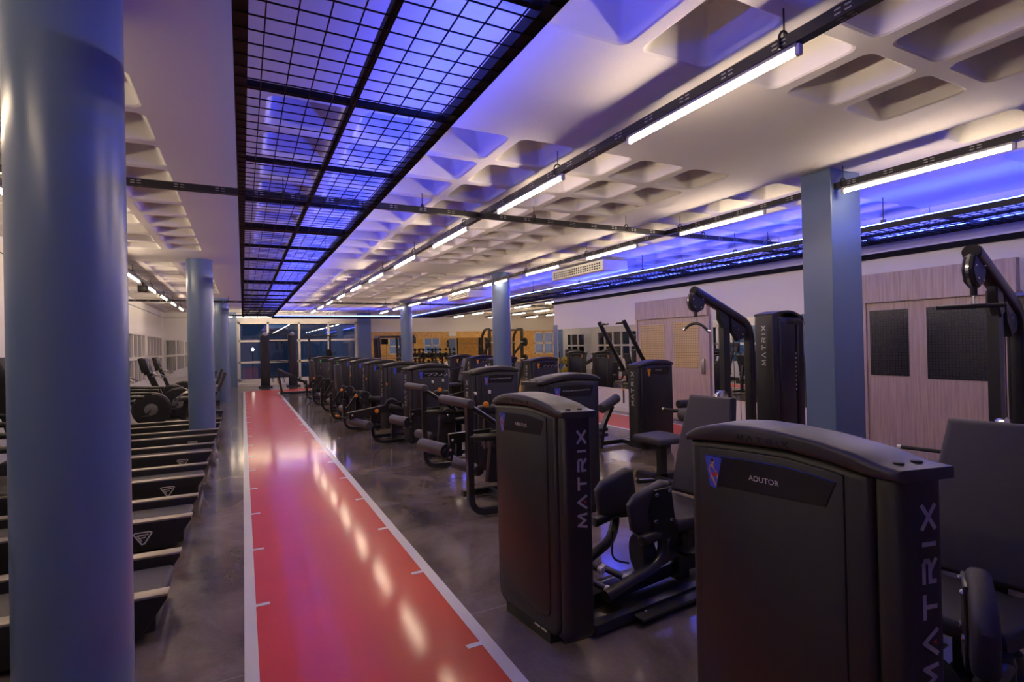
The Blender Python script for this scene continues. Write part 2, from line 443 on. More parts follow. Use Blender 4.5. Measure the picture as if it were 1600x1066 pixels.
for k, h in enumerate(SW): window('window_%d' % (9+k), 'y', YE-.06, *h, [(h[0]+h[1])/2], [1.55], fw=.1)

# trims
b = MB(); b.box(XL, YB-.02, 0, -.20, YB, .14); b.box(4.75, YB-.02, 0, XF, YB, .14); struct(b.build('baseboard_back', 'whiteframe', smooth=False))
b = MB(); b.box(XR-.02, Y0, 0, XR, 2.6, .10); b.box(XR-.02, 4.25, 0, XR, 6.9, .10); b.box(XR-.02, 8.9, 0, XR, YE, .10); struct(b.build('baseboard_right', 'whiteframe', smooth=False))
b = MB(); b.box(BW[0]-.03, YB-.06, .0, BW[1]+.01, YB-.001, .10); struct(b.build('trim_1', 'wall', smooth=False))
# blue pilasters beside the back window and on the right wall
b = MB(); b.box(-.78, YB-.25, 0, -.22, YB, H); struct(b.build('trim_2', 'blue', smooth=False))
b = MB(); b.box(4.73, YB-.3, 0, 5.30, YB, H); struct(b.build('trim_3', 'blue', smooth=False))
b = MB(); b.box(XR-.12, 2.20, 0, XR, 2.62, 1.95); struct(b.build('trim_4', 'blue', smooth=False))
b = MB(); b.box(XR-.012, YE-.16, 0, XR+.16, YE+.02, 2.02); struct(b.build('trim_5', 'blue', smooth=False))
# osb cladding on the back wall and on the side wall of the rear room
wall_with_holes('trim_6', 'y', YB, -.02, 5.31, XF, .14, 2.23, BO[1:], 'osb')
wall_with_holes('trim_7', 'y', YE, .02, XR+.02, XF, 0, 2.3, SW, 'osb')
wall_with_holes('trim_8', 'x', XF, -.02, YE+.05, YB-.05, 0, 2.3, [], 'osb')
b = MB(); b.box(9.20, YB-.06, .14, 9.54, YB-.02, 1.88); struct(b.build('column_reflection', 'blue', smooth=False))  # solid blue strip standing in for a column's reflection in the mirror

# mirrors
def mirror(axis, pos, a0, a1, z0, z1, label, panels=2):
    t = thing('wall_mirror', ((pos, (a0+a1)/2, z0) if axis == 'x' else ((a0+a1)/2, pos, z0)), 0, label, 'mirror')
    w = (a1-a0)/panels
    for k in range(panels):
        g = MB(); c0 = -(a1-a0)/2+k*w+.003; c1 = c0+w-.006
        if axis == 'x': g.box(-.012, c0, 0, 0, c1, z1-z0)
        else: g.box(c0, -.012, 0, c1, 0, z1-z0)
        g.build('mirror_panel', 'mirror', t, smooth=False)
    return t
mirror('x', XR-.001, 8.90, 12.10, .5, 1.9, 'frameless wall mirror between the blue pilaster and the lit sliding door', 3)
mirror('x', XR-.001, 4.28, 6.86, .5, 1.9, 'frameless wall mirror behind the lat pulldown post, right of the lit sliding door', 3)
mirror('y', YB-.021, 5.35, 9.18, .62, 1.90, 'long mirror on the board-clad back wall behind the dumbbell rack', 4)
mirror('y', YB-.021, 9.60, 12.0, .62, 1.90, 'mirror on the board-clad back wall right of the narrow blue column-reflection strip', 2)
mirror('y', YB-.001, -2.78, -1.25, .5, 1.98, 'mirror on the short back wall beside the left windows', 2)

# sliding doors
def sliding_door(n, y0, y1, panes, glassmat, handle_y):
    b = MB(); b.box(XR-.04, y0, .02, XR, y1, 2.0)
    b.box(XR-.09, y0-.02, 1.985, XR, y1+.02, 2.36)
    b.box(XR-.06, y1, .0, XR, y1+.04, 2.0); b.box(XR-.06, y0-.04, .0, XR, y0, 2.0)
    d = struct(b.build('door_%d' % n, 'wood', smooth=False))
    for a, c, z0, z1 in panes:
        g = MB(); g.box(XR-.046, a, z0, XR-.038, c, z1); g.build('wired_glass', glassmat, d, smooth=False)
    if handle_y:
        b = MB(); b.rbox(XR-.075, handle_y-.035, .92, XR-.04, handle_y+.035, 1.2, .008); b.build('handle', 'steel', d)
    return d
sliding_door(1, 6.95, 8.85, [(8.06, 8.77, 1.02, 1.87), (7.17, 7.80, 1.02, 1.89)], 'wiredlit', 7.06)
sliding_door(2, 2.67, 4.22, [(3.72, 4.18, 1.03, 1.88), (2.80, 3.52, 1.01, 1.88)], 'wireddark', None)

# columns
def column(x, y, r=.2):
    b = MB(); n = 40
    b.cyl((x, y, 0), (x, y, H), r, n, caps=False); return struct(b.build('column', 'blue'))
for x, y in ((-.645, 2.83), (-.64, 10.55), (-.56, 18.2), (5.06, 10.5), (5.07, 18.1)): column(x, y)
b = MB(); b.rbox(4.815, 3.01, 0, 5.27, 3.30, H, .008, 2); struct(b.build('column', 'blue', smooth=False))

# running lanes painted on the floor
def lane(name, x0, y0, x1, y1, label, lines, marks=()):
    t = thing(name, ((x0+x1)/2, (y0+y1)/2, 0), 0, label, 'running lane')
    cx, cy = (x0+x1)/2, (y0+y1)/2
    b = MB(); b.box(x0-cx, y0-cy, 0, x1-cx, y1-cy, .003); b.build('painted_surface', 'track', t, smooth=False)
    for a in lines:
        b = MB(); b.box(a[0]-cx, a[1]-cy, 0, a[2]-cx, a[3]-cy, .0045); b.build('border_line', 'line', t, smooth=False)
    for a in marks:
        b = MB(); b.box(a[0]-cx, a[1]-cy, .002, a[2]-cx, a[3]-cy, .0047); b.build('metre_mark', 'line', t, smooth=False)
mk = [(.044, 3.584+k-.018, .12, 3.584+k+.018) for k in range(-3, 17)] + [(.995, 2.556+k-.018, 1.073, 2.556+k+.018) for k in range(-2, 18)]
lane('running_lane', -.02, Y0+.5, 1.14, 22.0, 'long red running lane with white border lines and metre marks under the blue-lit ceiling grid',
     [(-.02, Y0+.5, .044, 22.0), (1.073, Y0+.5, 1.14, 20.75)], mk)
lane('running_lane', 1.141, 20.76, 7.07, 22.0, 'red lane crossing the floor in front of the back windows', [(1.141, 20.76, 7.07, 20.82)])
lane('running_lane', 6.04, Y0+.5, 7.07, 20.74, 'red lane beside the right wall in front of the mirrors', [(5.98, Y0+.5, 6.04, 20.74), (7.07, Y0+.5, 7.13, 20.74)])

# ------------------------------------------------------------------ ceiling hardware
GZ = 2.75
def grid_segment(name, x0, y0, x1, y1, along, bars, thick, led, label, mesh_skip=()):
    cx, cy = (x0+x1)/2, (y0+y1)/2
    t = thing(name, (cx, cy, GZ), 0, label, 'ceiling grid')
    def fb(ax, ay, bx, by, z0=0., z1=.055, nm='frame_beam'):
        b = MB(); b.box(ax-cx, ay-cy, z0, bx-cx, by-cy, z1); return b.build(nm, 'grid', t, smooth=False)
    w = .05
    if along == 'y':
        fb(x0, y0, x0+w, y1); fb(x1-w, y0, x1, y1); fb((x0+x1)/2-.015, y0, (x0+x1)/2+.015, y1, .01, .042)
        for yb in bars: fb(x0+w, yb-.0145, x1-w, yb+.0145, .012, .042, 'cross_bar')
        for yb in thick: fb(x0+w, yb-.08, x1-w, yb+.08, .004, .05, 'cross_bar')
    else:
        fb(x0, y0, x1, y0+w); fb(x0, y1-w, x1, y1); fb(x0, (y0+y1)/2-.0175, x1, (y0+y1)/2+.0175, .01, .045)
        for xb in bars: fb(xb-.02, y0+w, xb+.02, y1-w, .008, .05, 'cross_bar')
    b = MB(); h = .0032 if x0 > 5 else .0024; zz = -.004
    n = int(round((x1-x0)/.1)); m = int(round((y1-y0)/.1))
    for i in range(n+1):
        x = x0+(x1-x0)*i/n-cx; b.box(x-h, y0-cy, zz-h, x+h, y1-cy, zz+h)
    for j in range(m+1):
        y = y0+(y1-y0)*j/m-cy; b.box(x0-cx, y-h, zz-h, x1-cx, y+h, zz+h)
    b.build('wire_mesh', 'grid', t, smooth=False)
    for (ax, ay, bx, by) in led:
        b = MB(); b.box(ax-cx, ay-cy, .056, bx-cx, by-cy, .063); b.build('led_strip', 'led', t, smooth=False)
    rods = []
    if along == 'y':
        rods = [(x, y0+.9+2.02*k) for x in (x0+.025, x1-.025) for k in range(int((y1-y0)/2.02)+1) if y0+.9+2.02*k < y1]
    else: rods = [(x0+.6+1.5*k, y) for y in (y0+.025, y1-.025) for k in range(int((x1-x0)/1.5)+1) if x0+.6+1.5*k < x1]
    for x, y in rods:
        b = MB(); b.cyl((x-cx, y-cy, .05), (x-cx, y-cy, H-GZ), .005, 6); b.box(x-cx-.02, y-cy-.02, .05, x-cx+.02, y-cy+.02, .10)
        b.build('hanger_rod', 'steel' if along == 'y' and x > x1-.1 else 'rail', t, smooth=False)
    return t
mbars = [-.4, .6, 1.66, 2.727, 3.80, 4.825, 6.98, 8.05, 9.03, 12.3, 13.4, 14.4, 16.3, 17.4, 18.5, 19.6, 20.7]
grid_segment('ceiling_grid', -.012, -1.5, 1.035, 22.1, 'y', mbars, [5.9, 10.75, 15.2], [(.996, -1.5, 1.016, 22.1)],
             'long black wire-mesh ceiling grid with blue light strip hung over the red running lane')
grid_segment('ceiling_grid', 1.04, 22.1, 6.40, 23.1, 'x', [2.2, 3.4, 4.6, 5.8], [], [(1.04, 22.104, 6.40, 22.124)],
             'black ceiling grid with blue light strip crossing in front of the back windows')
grid_segment('ceiling_grid', 6.42, -1.5, 7.44, 22.1, 'y', [-.3+1.07*k for k in range(20)], [], [(6.424, -1.5, 6.444, 22.1), (7.397, -1.5, 7.405, 11.9)],
             'black wire-mesh ceiling grid with blue light strips along the right wall')

# black cable duct on the right wall and thin cable on the left wall
b = MB(); b.box(XR-.06, Y0+.3, 2.565, XR-.001, YE-.02, 2.63); tag(b.build('cable_duct', 'duct', smooth=False), 'black cable duct running high along the right wall', 'cable duct')
b = MB(); b.tube([(XL+.01, 1., 2.88), (XL+.01, YB-.01, 2.88), (-.8, YB-.01, 2.88)], .008, 6); tag(b.build('cable', 'rail'), 'thin dark cable line running along the top of the left wall', 'cable')

RZ = 2.90   # underside of the trays
def tray(name, p0, p1, label, hang=2.02, off=1.0, cuts=()):
    p0, p1 = Vector(p0), Vector(p1); L = (p1-p0).length; along = 'y' if abs(p1.y-p0.y) > abs(p1.x-p0.x) else 'x'
    t = thing(name, (p0.x, p0.y, RZ), 0, label, 'cable tray')
    b = MB(); w = .0275
    def bx(a0, a1, u0, u1, z0, z1):
        if along == 'y': b.box(u0, a0, z0, u1, a1, z1)
        else: b.box(a0, u0, z0, a1, u1, z1)
    c0 = p0.x if along == 'x' else p0.y
    ends = [0]+[v for c in cuts for v in (c-c0-.031, c-c0+.031)]+[L]
    for a, z in zip(ends[::2], ends[1::2]):
        b = MB(); bx(a, z, -w, w, 0, .003); bx(a, z, -w, -w+.003, .003, .055); bx(a, z, w-.003, w, .003, .055)
        b.build('tray_channel', 'rail', t, smooth=False)
    # punched slots, seen as pale pairs of dashes
    s = MB(); a = .25
    while a < L-.1:
        if any(abs(a+c0-c) < .08 for c in cuts): a += .30; continue
        for da in (-.022, .022):
            for z in (.018, .038):
                for sg in (-1, 1):
                    u = sg*(w+.0006)
                    q = [(a+da-.014, z-.0035), (a+da+.014, z-.0035), (a+da+.014, z+.0035), (a+da-.014, z+.0035)]
                    s.add([(u, x, zz) if along == 'y' else (x, u, zz) for x, zz in q], [(0, 1, 2, 3)])
            for uu in (-.012, .012):
                q = [(a+da-.014, uu-.0035), (a+da+.014, uu-.0035), (a+da+.014, uu+.0035), (a+da-.014, uu+.0035)]
                s.add([(u2, x, -.0006) if along == 'y' else (x, u2, -.0006) for x, u2 in q], [(0, 1, 2, 3)])
        a += .30
    s.build('slot_holes', 'steel', t, smooth=False)
    a = off
    while a < L:
        c = (0, a, 0) if along == 'y' else (a, 0, 0)
        h = MB(); h.cyl((c[0], c[1], .055), (c[0], c[1], H-RZ), .004, 6)
        pts = [(0, -.036, .0), (0, -.036, .07), (0, 0, .10), (0, .036, .07), (0, .036, .0)]
        pts = [(c[0]+(p[1] if along == 'y' else 0), c[1]+(0 if along == 'y' else p[1]), p[2]) for p in pts]
        h.tube(pts, .006, 6, fillet=.02); h.build('hanger', 'rail', t)
        a += hang
    return t
tray('cable_tray', (2.30, -1.6, 0), (2.30, 21.6, 0), 'long black cable tray with tube lights hanging right of the red lane', 2.02, 1.22)
tray('cable_tray', (4.89, -1.6, 0), (4.89, 21.6, 0), 'long black cable tray with tube lights passing the square blue column', 2.02, .5)
tray('cable_tray', (-1.72, -1.6, 0), (-1.72, 21.6, 0), 'black cable tray with tube lights above the treadmills', 2.02, .9)
tray('cable_tray', (XL, 5.22, 0), (XR, 5.22, 0), 'black cable tray crossing the ceiling nearest the camera, left wall to right wall', 1.3, .55, (-1.72, 2.30, 4.89))
tray('cable_tray', (XL, 17.2, 0), (XF-1, 17.2, 0), 'black cable tray crossing the ceiling far back near the second blue columns', 1.5, .95, (-1.72, 2.30, 4.89, 8.95, 10.95, 13.0, 15.0))
tray('cable_tray', (-1.7, 24.0, 0), (5.0, 24.0, 0), 'short black cable tray crossing close to the back window', 1.5, .8)
for k, x in enumerate((8.95, 10.95, 13.0, 15.0)):
    tray('cable_tray', (x, 13.0, 0), (x, 24.6, 0), ['cable tray in the rear room nearest the blue-lit grid', 'second cable tray in the rear room from the blue-lit grid', 'third cable tray in the rear room from the blue-lit grid', 'cable tray in the rear room nearest its far wall'][k], 2.02, 1.)

# tube lights: white holder, two end sockets, glowing tube
def make_tube_light():
    t = thing('tube_light')
    b = MB(); b.box(-.019, -.60, -.018, .019, .60, 0); b.build('batten', 'steel', t, smooth=False)
    for s in (-1, 1):
        b = MB(); b.rbox(-.015, s*.60-.013, -.055, .015, s*.60+.013, -.004, .005, 2); b.build('end_socket', 'white', t)
    b = MB(); b.cyl((0, -.586, -.036), (0, .586, -.036), .0135, 8); b.build('tube', 'tube', t)
    return t
TL = make_tube_light(); tl_used = [False]
def tube_light(x, y, label, group, rz=0.):
    o = TL if not tl_used[0] else copy_tree(TL); tl_used[0] = True
    o.location = (x, y, RZ); o.rotation_euler = (0, 0, rz); tag(o, label, 'tube light', group); return o
for k in range(10):
    y = 2.17+2.02*k
    lb = 'glowing tube light on the tray right of the red lane, behind the camera' if k < 0 else '%s tube light from the camera on the tray right of the red lane' % ORD[k]
    tube_light(2.30, y, lb, 'tube lights right of the red lane')
for k in range(10):
    y = 2.34+2.02*k
    lb = 'glowing tube light on the tray by the square column, behind the camera' if k < 0 else '%s tube light from the camera on the tray passing the square blue column' % ORD[k]
    tube_light(4.89, y, lb, 'tube lights by the square column')
for k in range(10):
    y = 1.42+2.02*k
    lb = 'tube light above the treadmills, %s from the front' % ORD[k]
    tube_light(-1.72, y, lb, 'tube lights above the treadmills')
for x, ys in ((8.95, (14.6, 16.8, 18.8, 20.85, 23.1)), (10.95, (14.8, 16.8, 18.9, 20.9, 23.6)), (13.0, (15, 17.1, 19.3, 21.4, 23.4)), (15.0, (16, 19, 22))):
    for k, y in enumerate(ys):
        tube_light(x, y, '%s tube light on the rear-room tray %s' % (ORD[k], {8.95: 'closest to the blue-lit grid', 10.95: 'second from the blue-lit grid', 13.0: 'third from the blue-lit grid', 15.0: 'closest to the far wall'}[x]), 'tube lights in the rear room')
for x, nm in ((-.95, 'left of the back window'), (.40, 'in front of the leftmost pane of the back window'), (1.75, 'in front of the second pane of the back window'), (3.1, 'in front of the third pane of the back window')):
    tube_light(x, 24.0, 'tube light seen side-on %s' % nm, 'tube lights by the back window', PI/2)

# air conditioner and small ceiling fittings
def aircon(x0, y0, x1, y1, label):
    t = thing('air_conditioner', (x0, y0, 2.86), 0, label, 'air conditioner')
    w, l = x1-x0, y1-y0
    b = MB(); b.prism([(0.05, 0), (w, .03), (w, .20), (0, .20), (0, .02)], 'y', 0, l, .012); b.build('body', 'white', t, smooth=False)
    g = MB()
    for j in range(3):
        for k in range(22):
            y = .08+(l-.2)*k/21; g.box(-.003, y, .045+.045*j, .004, y+.045, .072+.045*j)
    g.build('grille', 'plastic', t, smooth=False)
    for yy in (.2, l-.2):
        r = MB(); r.cyl((w*.5, yy, .20), (w*.5, yy, .239), .006, 6); r.build('hanger_rod', 'steel', t)
aircon(5.92, 7.95, 6.50, 9.75, 'white ceiling air conditioner lit blue, beside the right grid')
aircon(5.55, 13.6, 6.30, 15.2, 'white ceiling air conditioner farther back beside the right grid')
t = thing('spotlight', (-1.72, 12.53, 2.78), 0, 'small black spotlight on the tray above the treadmills', 'spotlight')
b = MB(); b.rbox(-.08, -.09, -.06, .08, .09, .06, .01); b.build('lamp_head', 'rail', t); b = MB(); b.box(-.015, -.02, .05, .015, .02, .125); b.build('bracket', 'rail', t, smooth=False)
# ------------------------------------------------------------------ strength machines
TL_ = .64
def interp(pts, s):
    if s <= pts[0][0]: return pts[0][1]
    for (a, za), (c, zc) in zip(pts, pts[1:]):
        if s <= c:
            return za+(zc-za)*(s-a)/(c-a)
    return pts[-1][1]
CAPT = [(-.012, 1.212), (.04, 1.219), (.10, 1.240), (.21, 1.262), (.32, 1.273), (.42, 1.275), (.51, 1.269), (.575, 1.256), (.625, 1.238), (.652, 1.220)]
CAPB = [(-.012, 1.181), (.06, 1.183), (.16, 1.203), (.29, 1.217), (.43, 1.214), (.57, 1.206), (.652, 1.197)]
MC = {}
def cached(key, name, fn, mat, parent, smooth=True):
    if key not in MC: MC[key] = fn().mesh(name, M[mat], smooth)
    return link(name, MC[key], parent)
def tower(parent, kind, title='', badge='badgeblue', figure=True, logo=True, stickers=True, diagram=False, TW_=.18):
    """weight-stack tower. s runs from the lettered end, d is the depth behind the label face.
    kind 'B': label faces -y and lettered end faces -x; kind 'A': label faces -x and lettered end faces -y"""
    A = kind == 'A'; K = kind+str(TW_)
    def fn(p):
        q = p[0]-.30*p[1]*max(0., 1-p[0]/.3)      # the lettered end is cut at a slant in plan
        return (p[1], q, p[2]) if A else (q, p[1], p[2])
    rt = Vector((0, -1, 0)) if A else Vector((1, 0, 0))          # label reading direction
    vx = lambda u: (TL_-u) if A else u                            # u = position left to right as read -> s
    P = lambda s, d, z: Vector(fn((s, d, z)))
    def arc(cx, cz, r, a0, a1, n=7): return [(cx+r*math.cos(R(a0+(a1-a0)*k/(n-1))), cz+r*math.sin(R(a0+(a1-a0)*k/(n-1)))) for k in range(n)]
    def core():
        b = MB(); b.box(.18, .03, .0, TL_-.04, TW_-.03, .10); b.box(.03, .02, .08, TL_-.03, TW_-.02, 1.17); return b.map(fn, A)
    root = cached('core'+K, 'weight_tower', core, 'plastic', parent)
    def tcol():
        o = [(.07, .05), (.07, 1.190), (0, 1.190), (.0, .19)]+arc(.07, .14, .07, 180, 270, 6)[:-1]
        return MB().prism(o, 'y', .008, TW_-.006, .03, 3).map(fn, A)
    cached('tcol'+K, 'lettered_end_panel', tcol, 'plastic', root)
    def outline(ins, zb, top=0.):
        xs = [.062+ins+(TL_-.062-2*ins)*k/14 for k in range(15)]
        r = .085
        return arc(.062+ins+r, zb+r, r, 180, 270, 6)+arc(TL_-ins-r, zb+r, r, 270, 360, 6)+[(x, interp(CAPB, x)-ins*.6-top) for x in xs[::-1]]
    cached('shell'+K, 'label_shell', lambda: MB().prism(outline(.0, .07), 'y', 0, TW_*.55, .022, 3).map(fn, A), 'shell', root)
    cached('rear'+K, 'rear_shell', lambda: MB().prism(outline(.012, .07), 'y', TW_*.58, TW_, .02, 2).map(fn, A), 'plastic', root)
    def inner():
        r = .06; x0, x1 = .125, TL_-.045; xs = [x0+(x1-x0)*k/12 for k in range(13)]
        o = arc(x0+r, .15+r, r, 180, 270, 6)+arc(x1-r, .15+r, r, 270, 360, 6)+[(x, interp(CAPB, x)-.022) for x in xs[::-1]]
        return MB().prism(o, 'y', -.007, .01, .006, 2).map(fn, A)
    cached('inner'+K, 'front_panel', inner, 'shell', root)
    def cap():
        xs = [-.012+.664*k/40 for k in range(41)]
        o = [(x, interp(CAPB, x)) for x in xs]+[(x, interp(CAPT, x)) for x in xs[::-1]]
        return MB().prism(o, 'y', -.012, TW_+.012, .014, 3).map(fn, A)
    c = cached('cap'+K, 'cap', cap, 'cap', root)
    for d in (.05, TW_-.05):
        cached('holes%s%.2f' % (K, d), 'screw_cover', lambda: MB().cyl((.03, d, 1.212), (.03, d, 1.2215), .011, 12).map(fn, A), 'rubber', c)
    ck = 'caplet'+K
    if ck not in MC:
        tb = stroke_text('MATRIX', .016, .02, .012, P(vx(.24 if not A else .20), -.0125, 1.226 if not A else 1.228), rt, (0, 0, 1), .0035)
        MC[ck] = tb.mesh('cap_lettering', M['panel'])
    if logo: link('cap_lettering', MC[ck], c)
    # glossy label plate with a badge
    def plate():
        u0, u1 = (.14, .575)
        xs = [u0+(u1-u0)*k/10 for k in range(11)]
        o = [(u0+.03, 1.078), (u1-.035, 1.062)]+[(x, interp(CAPB, x)-.046) for x in xs[::-1]]
        return MB().prism(o, 'y', -.0105, 0, .003, 1).map(fn, A)
    pl = cached('plate'+K, 'label_plate', plate, 'panel', root)
    if A: bx = .595; uL = lambda u: TL_-u
    zt = (interp(CAPB, .54)-.050) if A else (interp(CAPB, .19)-.055)
    o0 = P(.568, -.0112, zt-.105) if A else P(.155, -.0112, zt-.105)
    def shield():
        b = MB(); pts = [(0, .105), (.066, .105), (.042, 0), (.018, .006)]
        nrm = rt.cross(Vector((0, 0, 1)))
        b.add([o0+rt*x+Vector((0, 0, z))+nrm*.0003 for x, z in pts], [(0, 1, 2, 3)]); return b
    sh = cached('shield'+K+badge, 'badge', shield, badge, pl, False)
    if figure:
        nrm = rt.cross(Vector((0, 0, 1)))
        def poly(polys, dz):
            b = MB()
            for pts in polys: b.add([o0+rt*x+Vector((0, 0, z))+nrm*dz for x, z in pts], [tuple(range(len(pts)))])
            return b
        disc = lambda x, z, r: [(x+r*math.cos(2*PI*k/10), z+r*math.sin(2*PI*k/10)) for k in range(10)]
        cached('figskin'+K, 'badge_figure', lambda: poly([disc(.031, .088, .0065), [(.020, .078), (.032, .082), (.036, .064), (.022, .062)], [(.020, .078), (.013, .060), (.018, .050), (.026, .044), (.0215, .05), (.018, .061)],
               [(.034, .066), (.050, .054), (.047, .051), (.034, .060)], [(.020, .046), (.030, .042), (.038, .024), (.045, .010), (.041, .008), (.032, .022), (.022, .034)], [(.044, .052), (.052, .050), (.049, .034), (.045, .034)]], .0006), 'skin', sh, False)
        cached('fighair'+K, 'badge_figure', lambda: poly([disc(.029, .0925, .0062)], .0009), 'hair', sh, False)
        cached('figtop'+K, 'badge_figure', lambda: poly([[(.021, .072), (.030, .068), (.037, .060), (.036, .050), (.025, .048)]], .0009), 'badgeblue', sh, False)
        cached('figshort'+K, 'badge_figure', lambda: poly([[(.024, .049), (.036, .052), (.048, .055), (.047, .044), (.030, .040)]], .001), 'reddot', sh, False)
    if title:
        s0 = .405 if A else .30
        if len(title) > 9: s0 = .50 if A else .24
        zz = (interp(CAPB, s0)-.046-.062) if A else (interp(CAPB, s0)-.095)
        n = len(title); wdt = min(.29, .0165*n*(.75 if n > 9 else 1.0))
        text_part('label_text', title, 0.023 if n < 10 else .017, P(s0, -.0112, zz), rt, (0, 0, 1), 'lettertext', pl, width=wdt)
    if diagram:
        b = MB(); nrm = rt.cross(Vector((0, 0, 1)))
        for k in range(4):
            x = .30+.085*k if not A else .5-.085*k; o = P(x, -.0113, interp(CAPB, x)-.13)
            for q in ([(0, 0), (.03, .004), (.03, .009), (0, .005)], [(.03, .0), (.05, .03), (.046, .032), (.026, .004)], [(.05, .03), (.062, .01), (.058, .008), (.046, .028)]):
                b.add([o+rt*a+Vector((0, 0, z)) for a, z in q], [(0, 1, 2, 3)])
        b.build('pictogram', 'lettertext', pl, False)
    # big lettering up the end panel
    if logo:
        tk = 'logo'+K
        r2, u2 = Vector((0, 0, 1)), Vector((0, -1 if A else 1, 0))
        o = Vector((-.0012, TW_*(.58 if A else .5)-.022*u2.y, .645))
        if tk not in MC:
            MC[tk] = stroke_text('MATRIX', .044, .064, .026, o, r2, u2, .0115, 0).map(fn).mesh('lettering', M['letter'])
            oo = o+r2*(.064+.026+.032)+u2*.010+Vector((-.0006, 0, 0))
            MC[tk+'d'] = MB().add([oo+r2*(.009*math.cos(a))+u2*(.009*math.sin(a)) for a in (PI/2, PI*7/6, PI*11/6)], [(0, 1, 2)]).map(fn).mesh('lettering_dot', M['reddot'])
        lt = link('lettering', MC[tk], root); link('lettering_dot', MC[tk+'d'], lt)
    if stickers:
        def stk():
            b = MB(); nrm = rt.cross(Vector((0, 0, 1)))
            for u in (.325, .385):
                o = P(vx(u), .0, .045); q = [(0, 0), (.05, 0), (.05, .045), (0, .045)]
                b.add([o+rt*a+Vector((0, 0, z))-nrm*.029 for a, z in q], [(0, 1, 2, 3)])
            return b
        cached('stk'+K, 'sticker', stk, 'sticker', root, False)
    return root

def bolts(parent, pts, axis, r=.011, mat='chrome', name='bolt'):
    for p in pts:
        a = Vector(axis).normalized(); b = MB(); b.lathe(Vector(p), a, [(0, r), (.006, r), (.009, r*.7), (.009, 0.002)], 10); b.build(name, mat, parent)
def levers(t, pos, d, L=.13, r=.011, tip='white', knob='orange'):
    """hand lever: dark rod, pale tip, optional orange pin"""
    p = Vector(pos); d = Vector(d).normalized()
    b = MB(); b.cyl(p, p+d*L, r, 10); o = b.build('lever', 'metal', t)
    b = MB(); b.rcyl(p+d*L, p+d*(L+.035), r*1.25, 12, .005); b.build('lever_tip', tip, o)
    return o
def knob(t, p, ax, r=.026, mat='orange'):
    ax = Vector(ax).normalized(); b = MB(); b.lathe(Vector(p), ax, [(0, r*.45), (.02, r*.5), (.022, r*.9), (.034, r), (.046, r*.85), (.05, r*.3)], 14)
    return b.build('adjuster_knob', mat, t)
def padbox(name, t, c, size, rx=0, ry=0, rz=0, r=.03, mat='pad'):
    m = Matrix.Translation(Vector(c)) @ Matrix.Rotation(rz, 4, 'Z') @ Matrix.Rotation(ry, 4, 'Y') @ Matrix.Rotation(rx, 4, 'X')
    b = MB(); b.rbox(-size[0]/2, -size[1]/2, -size[2]/2, size[0]/2, size[1]/2, size[2]/2, r, 4, m)
    return b.build(name, mat, t)
def padprism(name, t, outline, axis, a, c, r=.025, mat='pad', m=None):
    b = MB(); b.prism(outline, axis, a, c, r, 4, m); return b.build(name, mat, t)

